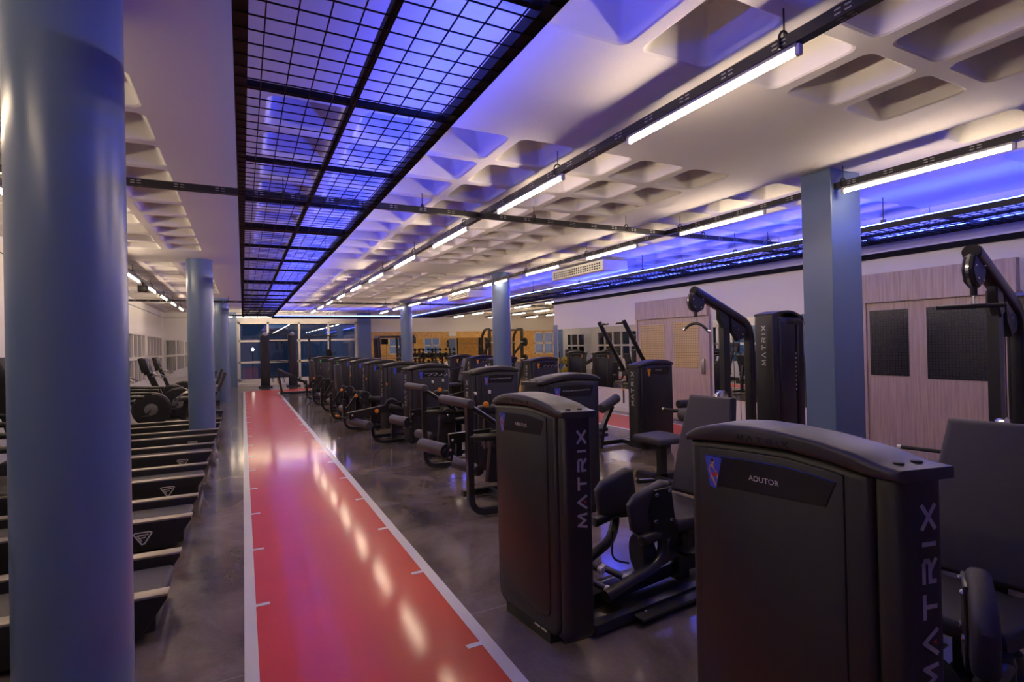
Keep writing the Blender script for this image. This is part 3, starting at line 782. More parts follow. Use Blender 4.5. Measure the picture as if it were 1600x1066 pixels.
def adductor(loc, rz, title, label, TW, dy=0., inward=True):
    t = thing('thigh_machine', loc, rz, label, 'exercise machine')
    tower(t, 'A', title, TW_=TW)
    b = MB(); b.tube([(.25, .10, .045), (1.62, .10, .045)], 0, rect=(.06, .05)); b.tube([(.25, .42, .045), (1.62, .42, .045)], 0, rect=(.06, .05)); b.tube([(1.60, -.15, .035), (1.60, .70, .035)], 0, rect=(.07, .07))
    b.tube([(.28, .26, .10), (1.1, .26, .13), (1.62, .26, .10)], 0, rect=(.08, .08), fillet=.1); b.build('base_frame', 'metal', t)
    b = MB(); b.rbox(.52, .0, .03, 1.30, .52, .05, .008, 2); fp = b.build('floor_plate', 'metal', t)
    bolts(fp, [(.60, .06, .05), (1.2, .06, .05), (.6, .46, .05), (1.2, .46, .05)], (0, 0, 1), .010)
    # seat and backrest
    padprism('seat', t, [(.86, .04), (1.28, -.02), (1.30, .46), (.86, .40)], 'z', .43, .51, .03)
    b = MB(); b.tube([(1.08, .22, .43), (1.08, .22, .06)], 0, rect=(.09, .07)); b.tube([(1.28, .22, .40), (1.42, .22, .34), (1.52, .22, .06)], 0, rect=(.07, .07), fillet=.08); b.build('seat_post', 'metal', t)
    m = Matrix.Translation((1.27, .215, .53)) @ Matrix.Rotation(R(14), 4, 'Y')
    padprism('backrest', t, [(-.21, .0), (.21, .0), (.20, .36), (.165, .66), (-.165, .66), (-.20, .36)], 'x', -.035, .045, .028, m=m)
    b = MB(); b.tube([(1.34, .215, .62), (1.45, .215, .95)], 0, rect=(.06, .04)); b.tube([(1.42, .215, .60), (1.44, .215, .36)], 0, rect=(.06, .06)); b.build('backrest_bracket', 'metal', t)
    # thigh pads on swinging arms
    for k, (y, s) in enumerate(((.075+dy, -1), (.47+dy*.5, 1))):
        w = s if inward else -s
        m = Matrix.Translation((.77+(.06 if s > 0 else 0), y, .56)) @ Matrix.Rotation(R(-22) if inward else R(-22*s), 4, 'Z') @ Matrix.Rotation(R(-8), 4, 'Y')
        o = [(-.14, -.10), (-.09, -.145), (.11, -.14), (.13, -.10), (.135, .14), (.09, .155), (-.09, .10), (-.14, .05)]
        p = padprism('thigh_pad', t, o, 'y', -.035, .04, .03, m=m)
        b = MB(); b.prism([(-.02, -.17), (.12, -.19), (.13, .12), (.02, .12), (-.03, .0)], 'y', .036*w, .050*w, .004, 1, m); pl = b.build('pad_plate', 'metal', p)
        q = m.to_3x3() @ Vector((0, w, 0))
        bolts(pl, [m @ Vector((x, .05*w, z)) for x, z in ((.03, .09), (.115, .10), (.0, -.06), (.10, -.07))], q, .012)
        # swing arm
        b = MB()
        if s < 0: b.tube([(.83, y-.03, .46), (.83, y-.04, .30), (.72, y-.05, .24), (.34, y-.07, .19)], .032, 14, fillet=.13, seg=8)
        else: b.tube([(.86, y+.06, .46), (.86, y+.04, .36), (.74, y-.03, .28), (.38, y-.14, .24)], .030, 14, fillet=.13, seg=8)
        b.build('swing_arm', 'metal', t)
        b = MB(); b.rcyl((.66, y+.03*s, .40), (.86, y+.03*s, .43), .035, 12); b.build('arm_joint', 'metal', t)
    for p, q in (((.47, .44, .235), (.49, .31, .225)), ((.54, .31, .215), (.56, .18, .205)), ((.38, .28, .205), (.395, .15, .195))):
        b = MB(); b.cyl(p, q, .0185, 12); f = b.build('foot_peg', 'foam', t)
        d = (Vector(q)-Vector(p)).normalized()
        for e, sg in ((p, -1), (q, 1)):
            b = MB(); b.cyl(Vector(e)-d*.004*sg*0, Vector(e)+d*.028*sg, .0215, 12); b.build('peg_collar', 'white', f)
    b = MB(); b.lathe((.74, .26, .27), (.92, -.38, 0), [(0, .05), (.0, .11), (.012, .122), (.07, .122), (.085, .11), (.085, .05)], 26); w = b.build('cam_wheel', 'rubber', t)
    b = MB(); b.tube([(.78, .16, .25), (1.28, .16, .36)], 0, rect=(.05, .08)); b.build('cross_beam', 'metal', t)
    b = MB(); b.add([(1.0, .134, .335), (1.03, .134, .342), (1.012, .134, .37)], [(0, 1, 2)]); b.build('warning_sticker', 'yellow', t, False)
    b = MB(); b.lathe((1.05, .10, .26), (0, 0, 1), [(0, .03), (.0, .09), (.03, .10), (.06, .06), (.12, .05)], 18); b.build('pivot_housing', 'plastic', t)
    b = MB(); b.tube([(.62, .33, .42), (.60, .32, .25), (.70, .28, .22)], .006, 6, fillet=.05); b.build('cable', 'rubber', t)
    for y in (-.02, .45):
        b = MB(); b.tube([(1.18, y, .40), (1.18, y-.03*(1 if y < .2 else -1), .60), (1.0, y-.03*(1 if y < .2 else -1), .62)], .016, 8, fillet=.06); g = b.build('hand_grip', 'metal', t)
    return t
adductor((1.375, 2.20, 0), R(6), 'ABDUTOR', 'black thigh machine beside the red lane, its lettered tower end fully in view', .16, .09)
adductor((1.455, .76, 0), R(5), 'ADUTOR', 'thigh machine nearest the camera, big black tower labelled ADUTOR cut off below', .16, 0., False)

def leg_curl(loc, rz, title, label):
    t = thing('leg_curl_machine', loc, rz, label, 'exercise machine')
    tower(t, 'B', title, diagram=False)
    # U-shaped post and grip roller at the lane side
    b = MB(); b.tube([(-.47, .42, 1.0), (-.47, .42, .05), (.25, .42, .05)], 0, rect=(.055, .055), fillet=.16, seg=8); b.tube([(-.30, 1.05, .05), (.30, 1.05, .05)], 0, rect=(.055, .055)); b.tube([(.0, .42, .05), (.0, 1.05, .05)], 0, rect=(.055, .055)); b.build('u_frame', 'metal', t)
    b = MB(); b.rcyl((-.47, .36, 1.025), (-.52, 1.0, 1.025), .043, 18); b.build('grip_roller', 'foam', t)
    b = MB(); b.cyl((-.47, .42, 1.01), (.10, .42, .62), .024, 12); b.build('brace', 'metal', t)
    b = MB(); b.tube([(-.47, .42, .72), (-.30, .38, .72), (-.12, .40, .70), (.1, .42, .68)], .035, 10, fillet=.1); b.build('side_rail', 'metal', t)
    # pivot disc and lever plates
    b = MB(); b.lathe((-.18, .40, .67), (0, -1, 0), [(0, .085), (.02, .088), (.03, .08), (.03, .03), (.036, .025)], 24); d = b.build('pivot_disc', 'plastic', t)
    bolts(d, [(-.18, .365, .67)], (0, -1, 0), .016)
    b = MB(); b.prism([(-.30, .30), (-.08, .28), (-.05, .60), (-.12, .76), (-.24, .76)], 'y', .42, .50, .012, 2); b.build('pivot_housing', 'plastic', t)
    b = MB(); b.tube([(-.18, .56, .72), (-.60, .60, .70)], 0, rect=(.05, .09)); b.tube([(-.56, .60, .70), (-.60, .62, .50)], 0, rect=(.05, .06)); a = b.build('swing_arm', 'metal', t)
    bolts(a, [(-.575, .57, .69), (-.59, .585, .60), (-.60, .59, .53)], (0, -1, 0), .012)
    b = MB(); b.rcyl((-.60, .66, .58), (-.68, 1.16, .57), .062, 22); ro = b.build('leg_roller', 'foam', t)
    b = MB(); b.lathe((-.602, .655, .58), (.1, -1, 0), [(0, .068), (.012, .068), (.012, .035), (.02, .03)], 20); e = b.build('roller_end', 'plastic', ro)
    b = MB(); b.rcyl((-.28, .66, .36), (-.36, 1.10, .36), .055, 20); b.build('leg_roller', 'foam', t)
    b = MB(); b.tube([(-.3, .70, .36), (-.18, .60, .5)], 0, rect=(.04, .06)); b.build('lower_arm', 'metal', t)
    # seat and back pads
    padprism('seat', t, [(-.10, .62), (.34, .60), (.34, 1.04), (-.10, 1.02)], 'z', .50, .58, .03)
    m = Matrix.Translation((.36, .82, .60)) @ Matrix.Rotation(R(16), 4, 'Y')
    padprism('backrest', t, [(-.19, 0), (.19, 0), (.17, .5), (-.17, .5)], 'x', -.035, .04, .028, m=m)
    b = MB(); b.tube([(.12, .82, .5), (.12, .82, .05)], 0, rect=(.08, .08)); b.tube([(.42, .82, .72), (.46, .82, .30), (.46, .82, .05)], 0, rect=(.06, .06)); b.build('seat_post', 'metal', t)
    b = MB(); b.prism([(-.12, .90), (.32, .98), (.36, .62), (-.05, .60)], 'y', .56, .575, .006, 1); b.build('guard_plate', 'plastic', t)
    levers(t, (-.13, 1.0, .93), (-.25, 0, 1), .11); levers(t, (-.05, .90, .90), (.02, 0, 1), .155)
    b = MB(); b.tube([(-.08, .93, .5), (-.08, .93, .88)], 0, rect=(.05, .05)); b.build('lever_post', 'metal', t)
    k = levers(t, (-.06, .38, .70), (-.38, 0, .8), .15, tip='orange')
    knob(t, (-.10, .87, .955), (-.6, -1, 0), .03)
    padbox('grip_base', t, (-.07, .93, .89), (.20, .11, .10), r=.03, mat='plastic')
    return t
leg_curl((2.25, 3.98, 0), 0, 'FLEXOR DE PERNAS SENTADO', 'leg curl machine right behind the fully visible thigh machine, label FLEXOR DE PERNAS SENTADO')
leg_curl((2.46, 5.97, 0), 0, 'FLEXOR DE PERNAS DEITADO', 'second leg curl machine from the camera, foam grip roller, tower below the pale round column')

def leg_extension(loc, title, label, badge='badgeblue', upright=False, arm=False, diagram=True, knobs=True):
    t = thing('leg_extension_machine', loc, 0, label, 'exercise machine')
    tower(t, 'B', title, badge=badge, figure=False, diagram=diagram)
    dx = .18 if arm else 0.
    b = MB(); b.tube([(-.62+dx, .55, .60), (-.62+dx, .55, .05), (.25, .55, .05)], 0, rect=(.05, .05), fillet=.2, seg=8); b.tube([(-.30, 1.15, .05), (.30, 1.15, .05)], 0, rect=(.055, .055)); b.tube([(.0, .55, .05), (.0, 1.15, .05)], 0, rect=(.055, .055)); b.build('u_frame', 'metal', t)
    if arm:
        b = MB(); b.tube([(-.80, .52, .50), (.0, .44, .62)], 0, rect=(.06, .11)); a = b.build('long_arm', 'metal', t)
        bolts(a, [(-.75, .487, .51)], (0, -1, 0), .016); knob(t, (-.40, .44, .56), (0, -1, 0), .034)
        b = MB(); b.rcyl((-.76, .62, .41), (-.56, .16, .38), .062, 22); b.build('leg_roller', 'foam', t)
    else:
        b = MB(); b.tube([(-.35, .50, .72), (-.55, .52, .42)], 0, rect=(.05, .07)); b.build('swing_arm', 'metal', t)
        b = MB(); b.rcyl((-.58, .56, .40), (-.60, 1.0, .40), .055, 18); b.build('leg_roller', 'foam', t)
        if knobs: knob(t, (-.42, .46, .66), (0, -1, 0), .03)
    b = MB(); b.lathe((-.26+dx*.6, .50, .62), (0, -1, 0), [(0, .11), (.03, .12), (.05, .10), (.05, .03)], 22); b.build('cam_wheel', 'plastic', t)
    padprism('seat', t, [(-.26, .62), (.18, .60), (.18, 1.04), (-.26, 1.02)], 'z', .50, .58, .03)
    if upright:
        m = Matrix.Translation((-.40, .80, .52)) @ Matrix.Rotation(R(-3), 4, 'Y')
        padprism('backrest', t, [(-.17, 0), (.17, 0), (.18, .40), (.13, .66), (-.13, .66), (-.18, .40)], 'x', -.07, .05, .035, m=m)
        b = MB(); b.tube([(-.38, .8, .98), (-.50, .8, .50), (-.40, .8, .05), (.1, .8, .05)], 0, rect=(.05, .05), fillet=.14); b.build('back_post', 'metal', t)
    else:
        m = Matrix.Translation((.20, .82, .60)) @ Matrix.Rotation(R(14), 4, 'Y')
        padprism('backrest', t, [(-.18, 0), (.18, 0), (.15, .52), (-.15, .52)], 'x', -.035, .04, .028, m=m)
    b = MB(); b.tube([(-.04, .82, .5), (-.04, .82, .05)], 0, rect=(.08, .08)); b.tube([(.28, .82, .8), (.34, .82, .40), (.34, .82, .05)], 0, rect=(.06, .06)); b.build('seat_post', 'metal', t)
    b = MB(); b.rcyl((-.20, .42, .62), (.42, .46, .42), .042, 14); b.build('thigh_roller', 'pad', t)
    levers(t, (-.22, .48, .74), (0, 0, 1), .20, .010, tip='orange' if knobs else 'chrome'); levers(t, (-.33, .46, .50), (-.02, 0, 1), .10, .010, tip='chrome')
    if knobs and not arm and not upright:
        b = MB(); b.tube([(-.4, .5, .20), (-.72, .48, .30)], .014, 8); g = b.build('foot_lever', 'metal', t)
        b = MB(); b.rcyl((-.72, .48, .30), (-.78, .476, .32), .018, 10, .005); b.build('lever_tip', 'orange', g)
    b = MB(); b.box(-.004, .09, .46, .004, .13, .62); b.build('weight_pin_card', 'white', t, False)
    return t
leg_extension((2.22, 7.86, 0), 'CADEIRA EXTENSORA', 'leg machine with long low arm, orange knob and roller at the lane side', arm=True)
leg_extension((2.25, 9.55, 0), '', 'leg machine with tall orange-tipped lever, between the long-arm machine and the upright-backed one')
leg_extension((2.25, 11.15, 0), '', 'leg machine with a tall upright backrest facing the red lane', upright=True)
leg_extension((2.27, 12.8, 0), '', 'leg machine just beyond the upright-backed one, purple badge on its tower', diagram=False, knobs=False)
leg_extension((2.27, 14.5, 0), '', 'leg machine with purple badge, second beyond the upright-backed one', diagram=False, knobs=False)
leg_extension((2.27, 16.2, 0), '', 'leg machine with a green badge nearer the camera of two', badge='badgegreen', upright=True, diagram=False)
def leg_press(loc, label):
    t = thing('leg_press_machine', loc, 0, label, 'exercise machine')
    tower(t, 'B', '', badge='badgegreen', figure=False)
    b = MB(); b.tube([(-1.05, .5, .05), (.3, .5, .05)], 0, rect=(.08, .07)); b.tube([(-1.0, .35, .06), (-1.0, 1.05, .06)], 0, rect=(.07, .07)); b.tube([(-1.0, .5, .05), (-1.12, .5, .80)], 0, rect=(.07, .09)); b.tube([(-1.14, .5, .80), (-.30, .5, .40)], 0, rect=(.07, .07)); b.tube([(-1.14, .9, .80), (-.30, .9, .40)], 0, rect=(.07, .07)); b.tube([(-.3, .5, .40), (-.2, .5, .05)], 0, rect=(.07, .07)); b.build('slide_frame', 'metal', t)
    m = Matrix.Translation((-.55, .70, .55)) @ Matrix.Rotation(R(-62), 4, 'Y')
    padprism('backrest', t, [(-.2, 0), (.2, 0), (.17, .62), (-.17, .62)], 'x', -.03, .04, .028, m=m)
    padbox('seat', t, (-.36, .7, .42), (.30, .42, .08), ry=R(18), r=.03)
    b = MB(); b.rbox(-.02, .45, .35, .03, .95, .95, .015); b.build('foot_plate', 'metal', t)
    b = MB(); b.tube([(-.62, .45, .55), (-.62, .40, .95), (-.70, .40, 1.15)], .018, 8, fillet=.08); b.build('hand_grip', 'metal', t)
    return t
leg_press((2.15, 19.0, 0), 'leg press with sloping rails at the far end of the leg machines')

# ---- lat pulldown stations
def lat_pulldown(loc, rz, label, straight=False):
    t = thing('lat_pulldown', loc, rz, label, 'exercise machine')
    b = MB(); b.tube([(-.88, 0, 2.10), (-.07, 0, 1.74), (0, 0, 1.58), (0, 0, .04)], 0, oval=(.105, .10), fillet=.16, seg=8); o = b.build('main_post', 'metal', t)
    b = MB(); b.cyl((-.90, 0, 2.108), (-.88, 0, 2.10), .053, 16); b.build('arm_end_cap', 'rubber', o)
    b = MB(); b.tube([(-.40, .02, 1.86), (-.40, .02, .04)], 0, rect=(.10, .07)); b.build('front_post', 'metal', t)
    b = MB(); b.prism([(-.52, 1.90), (-.40, 1.86), (-.36, 1.70), (-.44, 1.66), (-.52, 1.78)], 'y', -.03, .03, .008, 1); b.prism([(-.34, 1.80), (-.06, 1.66), (-.10, 1.56), (-.22, 1.52), (-.32, 1.64)], 'y', -.028, .028, .008, 1); g = b.build('gusset_plate', 'metal', t)
    bolts(g, [(-.22, -.028, 1.66), (-.15, -.028, 1.60), (-.28, -.028, 1.70)], (0, -1, 0), .010)
    b = MB(); b.lathe((-.86, .035, 1.98), (0, -1, 0), [(0, .05), (0, .11), (.01, .122), (.06, .122), (.07, .11), (.07, .05)], 8); p = b.build('pulley_housing', 'plastic', t)
    b = MB(); b.lathe((-.86, .028, 1.98), (0, -1, 0), [(.018, .124), (.036, .124)], 24); b.build('pulley_wheel', 'chrome', p)
    bolts(p, [(-.86+.08*math.cos(a), -.036, 1.98+.08*math.sin(a)) for a in (.4, 1.6, 2.8, 4., 5.2)], (0, -1, 0), .008)
    b = MB(); b.cyl((-.87, 0, 1.87), (-.87, 0, 1.81), .02, 12); b.build('cable_stop', 'rubber', t)
    b = MB(); b.cyl((-.87, 0, 1.81), (-.87, 0, 1.75), .007, 8); b.lathe((-.87, 0, 1.76), (1, 0, 0), [(-.004, .018), (.004, .018)], 12); b.build('carabiner', 'chrome', t)
    b = MB()
    if straight: b.cyl((-.95, .19, 1.735), (-.81, -.15, 1.735), .016, 10)
    else: b.tube([(-.925, .105, 1.68), (-.90, .06, 1.725), (-.87, 0, 1.735), (-.845, -.06, 1.72), (-.81, -.115, 1.65)], .016, 10, fillet=.06)
    br = b.build('pull_bar', 'metal', t)
    if not straight:
        for e, s in (((-.925, .105, 1.68), 1), ((-.81, -.115, 1.65), -1)):
            d = Vector((-.04*s, .09*s, -.075)).normalized(); b = MB(); b.cyl(Vector(e)+d*.0, Vector(e)+d*.025, .019, 12); b.build('bar_end', 'chrome', br)
    for dx in (-.27, -.17):
        b = MB(); b.cyl((dx, .0, 1.58), (dx, .0, .45), .0035, 6); b.build('cable', 'rubber', t)
    b = MB(); b.rbox(-.27, -.05, .30, -.17, .05, .52, .045, 4); b.build('lower_pulley_cover', 'plastic', t)
    b = MB(); b.tube([(-1.5, .1, .04), (.35, .1, .04)], 0, rect=(.08, .07)); b.tube([(-1.45, -.30, .035), (-1.45, .35, .035)], 0, rect=(.08, .07)); b.tube([(.1, -.30, .035), (.1, .45, .035)], 0, rect=(.08, .07)); b.build('base_frame', 'metal', t)
    padprism('seat', t, [(-1.55, -.12), (-1.12, -.17), (-1.12, .37), (-1.55, .32)], 'z', .43, .50, .028)
    b = MB(); b.tube([(-1.33, .1, .44), (-1.33, .1, .04)], 0, rect=(.08, .08)); b.build('seat_post', 'metal', t)
    b = MB(); b.rcyl((-1.0, -.26, .70), (-1.0, .12, .70), .075, 20); b.build('thigh_roller', 'pad', t)
    b = MB(); b.cyl((-1.0, .10, .74), (-1.0, .40, .735), .013, 10); h = b.build('roller_handle', 'rubber', t)
    b = MB(); b.cyl((-1.0, .40, .735), (-1.0, .425, .735), .016, 10); b.build('handle_tip', 'white', h)
    b = MB(); b.tube([(-1.0, .05, .70), (-.72, .05, .62), (-.40, .02, .62)], 0, rect=(.05, .06), fillet=.06); b.build('roller_arm', 'metal', t)
    b = MB(); b.lathe((-.55, -.02, .86), (0, -1, 0), [(0, .09), (.02, .10), (.05, .10), (.06, .085), (.06, .03)], 22); w = b.build('cam_wheel', 'chrome', t)
    b = MB(); b.prism([(-.60, .80), (-.42, .78), (-.30, .50), (-.50, .46)], 'y', -.05, .01, .01, 1); b.build('cam_bracket', 'metal', t)
    levers(t, (-.52, -.06, .66), (-.5, 0, .4), .10, .009, tip='chrome'); levers(t, (-.47, -.06, .66), (.1, 0, 1), .10, .009, tip='chrome')
    # tall weight tower behind
    b = MB(); x0, x1, y0, y1 = .22, .78, -.16, .10; zt = 1.84
    b.rbox(x0, y0, .02, x0+.12, y1, zt, .02); w = b.build('tall_weight_tower', 'plastic', t)
    b = MB(); b.rbox(x0+.12, y0-.01, .02, x0+.40, y1, 1.76, .02); b.build('smoked_cover', 'shell', w)
    b = MB(); b.rbox(x0+.41, y0+.02, .02, x0+.455, y1, 1.76, .008); b.build('gap_panel', 'rubber', w)
    b = MB(); b.rbox(x0+.45, y0-.01, .02, x1, y1, 1.76, .02); b.build('smoked_cover', 'shell', w)
    b = MB(); b.tube([(x0, -.03, zt-.01), (x0+.20, -.03, zt+.03), (x0+.36, -.03, zt+.03), (x1, -.03, zt-.04), (x1, -.03, zt-.10)], 0, rect=(.26, .028), fillet=.12, seg=8); b.build('arched_handle', 'cap', w)
    b = MB(); b.rbox(x0+.13, y0-.006, 1.70, x1-.02, y1-.01, 1.80, .03); hd = b.build('header', 'cap', w)
    b = MB(); b.rbox(x0+.22, y0-.012, 1.715, x1-.09, y0, 1.78, .01, 2); b.build('label_plate', 'panel', hd)
    stroke_text('MATRIX', .055, .062, .03, (x0-.0005, -.055, 1.22), (0, 0, 1), (0, 1, 0), .011).build('lettering', 'letter', w, False)
    nb = MB()
    for k in range(9): nb.box(x0+.425, y0+.014, .9+.055*k, x0+.442, y0+.02, .925+.055*k)
    nb.build('weight_numbers', 'white', w, False)
    return t
lat_pulldown((5.46, 4.45, 0), 0, 'lat pulldown with curved bar and tall weight tower left of the square blue column')
lat_pulldown((5.30, 1.90, 0), R(6), 'lat pulldown with straight bar in front of the dark-paned door at the photo edge', True)

# ---- second row towers and benches
def rear_machine(loc, title, label, badge='badgeorange', rods=False, extra=True, diagram=True, bench=True):
    t = thing('upper_body_machine', loc, 0, label, 'exercise machine')
    tower(t, 'B', title, badge=badge, figure=False, diagram=diagram)
    b = MB(); b.tube([(-.60, .62, .05), (.60, .62, .05)], 0, rect=(.07, .06)); b.tube([(-.55, .30, .04), (-.55, 1.0, .04)], 0, rect=(.07, .06)); b.tube([(.2, .62, .05), (.2, .25, .05)], 0, rect=(.07, .06)); b.build('base_frame', 'metal', t)
    if bench:
        b = MB(); b.tube([(-.28, .62, .05), (-.28, .62, .48)], 0, rect=(.08, .08)); b.tube([(.0, .62, .05), (.02, .62, .9)], 0, rect=(.07, .07)); b.build('seat_post', 'metal', t)
        padprism('seat', t, [(-.48, .44), (-.08, .42), (-.08, .82), (-.48, .80)], 'z', .46, .54, .028)
        m = Matrix.Translation((-.05, .62, .58)) @ Matrix.Rotation(R(14), 4, 'Y')
        padprism('backrest', t, [(-.16, 0), (.16, 0), (.13, .62), (-.13, .62)], 'x', -.03, .04, .028, m=m)
        b = MB(); b.tube([(-.1, .36, .95), (-.45, .36, .92), (-.52, .36, 1.05)], .02, 8, fillet=.06); b.tube([(-.1, .90, .95), (-.45, .90, .92), (-.52, .90, 1.05)], .02, 8, fillet=.06); g = b.build('press_arm', 'metal', t)
        for y in (.36, .90):
            b = MB(); b.rcyl((-.50, y, 1.01), (-.545, y, 1.12), .024, 12, .006); b.build('grip', 'white', g)
    if rods:
        for y, nm in ((.42, 'a'), (1.02, 'b')):
            b = MB(); b.rcyl((.10, y, 1.86), (.62, y, 1.0), .033, 14); b.build('press_rod', 'metal', t)
            s = 1 if y < .7 else -1
            b = MB(); b.cyl((.12, y, 1.82), (.12, y+.17*s, 1.82), .017, 10); g = b.build('grip', 'metal', t)
            b = MB(); b.cyl((.12, y+.17*s, 1.82), (.12, y+.20*s, 1.82), .019, 10); b.build('grip_end', 'chrome', g)
        b = MB(); b.tube([(.58, .72, .05), (.58, .72, 1.1)], 0, rect=(.09, .09)); b.tube([(.58, .42, 1.05), (.58, 1.02, 1.05)], 0, rect=(.07, .07)); b.build('rear_post', 'metal', t)
        b = MB(); b.tube([(-.42, .35, .04), (-.36, .36, .35), (-.18, .38, .62)], 0, rect=(.05, .08), fillet=.1); a = b.build('roller_arm', 'metal', t)
        for k, z in enumerate((.30, .22)):
            b = MB(); b.rcyl((-.44, .34, z), (-.28, .36, z), .025, 12, .006); b.build('foot_peg', 'rubber', a)
        b = MB(); b.rcyl((-.40, .33, .60), (-.02, .46, .72), .068, 18); b.build('pad_roller', 'pad', t)
        levers(t, (-.02, .30, .66), (0, 0, 1), .18, .012, tip='orange')
        b = MB(); b.rcyl((.70, -.02, .62), (.92, -.06, .62), .06, 16); b.build('pad_roller', 'pad', t)
        b = MB(); b.tube([(.55, .1, .52), (.95, -.05, .52)], 0, rect=(.05, .05)); b.build('side_beam', 'metal', t)
    return t
rear_machine((4.90, 5.83, 0), 'TRICEPS', 'machine with two tall slanted rods, orange-badged tower standing left of the lit sliding door', rods=True, bench=False, diagram=False)
rear_machine((5.00, 9.14, 0), '', 'orange-badged machine just right of the pale round column, nearer of the pair')
rear_machine((5.02, 10.95, 0), '', 'machine mostly hidden behind the nearer orange-badged tower right of the round column', bench=False)
rear_machine((5.22, 12.70, 0), '', 'orange-badged machine left of the pale round column')
rear_machine((5.20, 14.1, 0), '', 'machine half hidden behind the orange-badged tower left of the pale round column', bench=False)

# ---- treadmills
def make_treadmill():
    t = thing('treadmill')
    b = MB(); b.rbox(-2.0, -.36, .05, -.05, .36, .16, .02, 2); b.build('deck', 'tread', t)
    b = MB(); b.rbox(-1.45, -.265, .14, -.03, .265, .195, .025, 3); b.build('running_belt', 'belt', t)
    for s in (-1, 1):
        y0, y1 = (.28, .375) if s > 0 else (-.375, -.28)
        b = MB(); b.prism([(0, .225), (0, .245), (-1.6, .255), (-1.6, .03), (-.13, .035)], 'y', y0, y1, .006, 2); sk = b.build('side_skirt', 'tread', t)
        b = MB(); b.prism([(.004, .243), (.004, .256), (-1.6, .266), (-1.6, .25)], 'y', y0-.004 if s < 0 else y0, y1 if s < 0 else y1+.004, .004, 2); b.build('foot_rail', 'railtop', t)
        yy = y0-.0008 if s < 0 else y1+.0008
        lg = MB(); rr = Vector((1 if s < 0 else -1, 0, 0)); up = Vector((0, 0, 1)); o = Vector((-.32, yy, .135))
        def st(pts, th, close=False):
            pts = [Vector(p) for p in pts]; n = len(pts)
            for i in range(n if close else n-1):
                a, c = pts[i], pts[(i+1) % n]; d = (c-a).normalized(); nn = Vector((-d.y, d.x))*th/2
                lg.add([o+rr*p.x+up*p.y for p in (a-nn-d*th*.3, c-nn+d*th*.3, c+nn+d*th*.3, a+nn-d*th*.3)], [(0, 1, 2, 3)])
        st([(-.058, .035), (-.045, .042), (.05, .042), (.06, .033), (.012, -.045), (-.006, -.047)], .0095, True)
        st([(-.034, .018), (.036, .024)], .010); st([(-.022, -.002), (.018, .004)], .008); st([(-.03, .018), (-.006, -.025)], .007)
        lg.build('maker_emblem', 'lettertext', sk, False)
        b = MB(); b.tube([(-1.85, s*.34, .10), (-2.05, s*.36, 1.15)], 0, rect=(.09, .06)); b.build('upright', 'tread', t)
        b = MB(); b.tube([(-2.02, s*.36, 1.0), (-1.85, s*.37, .93), (-.92, s*.37, .88)], .026, 10, fillet=.08); b.build('handrail', 'tread', t)
    b = MB(); b.prism([(-1.45, .16), (-1.5, .27), (-1.7, .33), (-2.05, .34), (-2.16, .26), (-2.16, .06), (-1.45, .06)], 'y', -.35, .35, .03, 3); b.build('motor_hood', 'tread', t)
    b = MB(); b.prism([(-1.95, 1.05), (-1.88, 1.10), (-2.06, 1.52), (-2.14, 1.52), (-2.12, 1.1)], 'y', -.38, .38, .02, 2); c = b.build('console', 'tread', t)
    b = MB(); m = Matrix.Translation((-1.955, 0, 1.32)) @ Matrix.Rotation(R(-23), 4, 'Y'); b.rbox(-.006, -.24, -.13, .006, .24, .13, .004, 2, m); b.build('display', 'screen', c)
    b = MB(); b.rcyl((-1.86, -.36, 1.08), (-1.86, .36, 1.08), .025, 12); b.build('front_grip', 'tread', t)
    return t
TM = make_treadmill()
TY = [ 3.77, 5.27, 6.77, 8.27, 9.77, 11.27]
TLAB = ['treadmill whose rear end shows first right of the big blue column', 'second treadmill showing right of the big blue column', 'third treadmill showing right of the big blue column',
        'fourth treadmill showing right of the big blue column', 'treadmill just in front of the second blue column, next to last of the row', 'last treadmill of the row, beside the exercise bikes']
for k, y in enumerate(TY):
    o = TM if k == 0 else copy_tree(TM)
    o.location = (-.385, y, 0); tag(o, TLAB[k], 'treadmill', 'treadmills along the left wall')

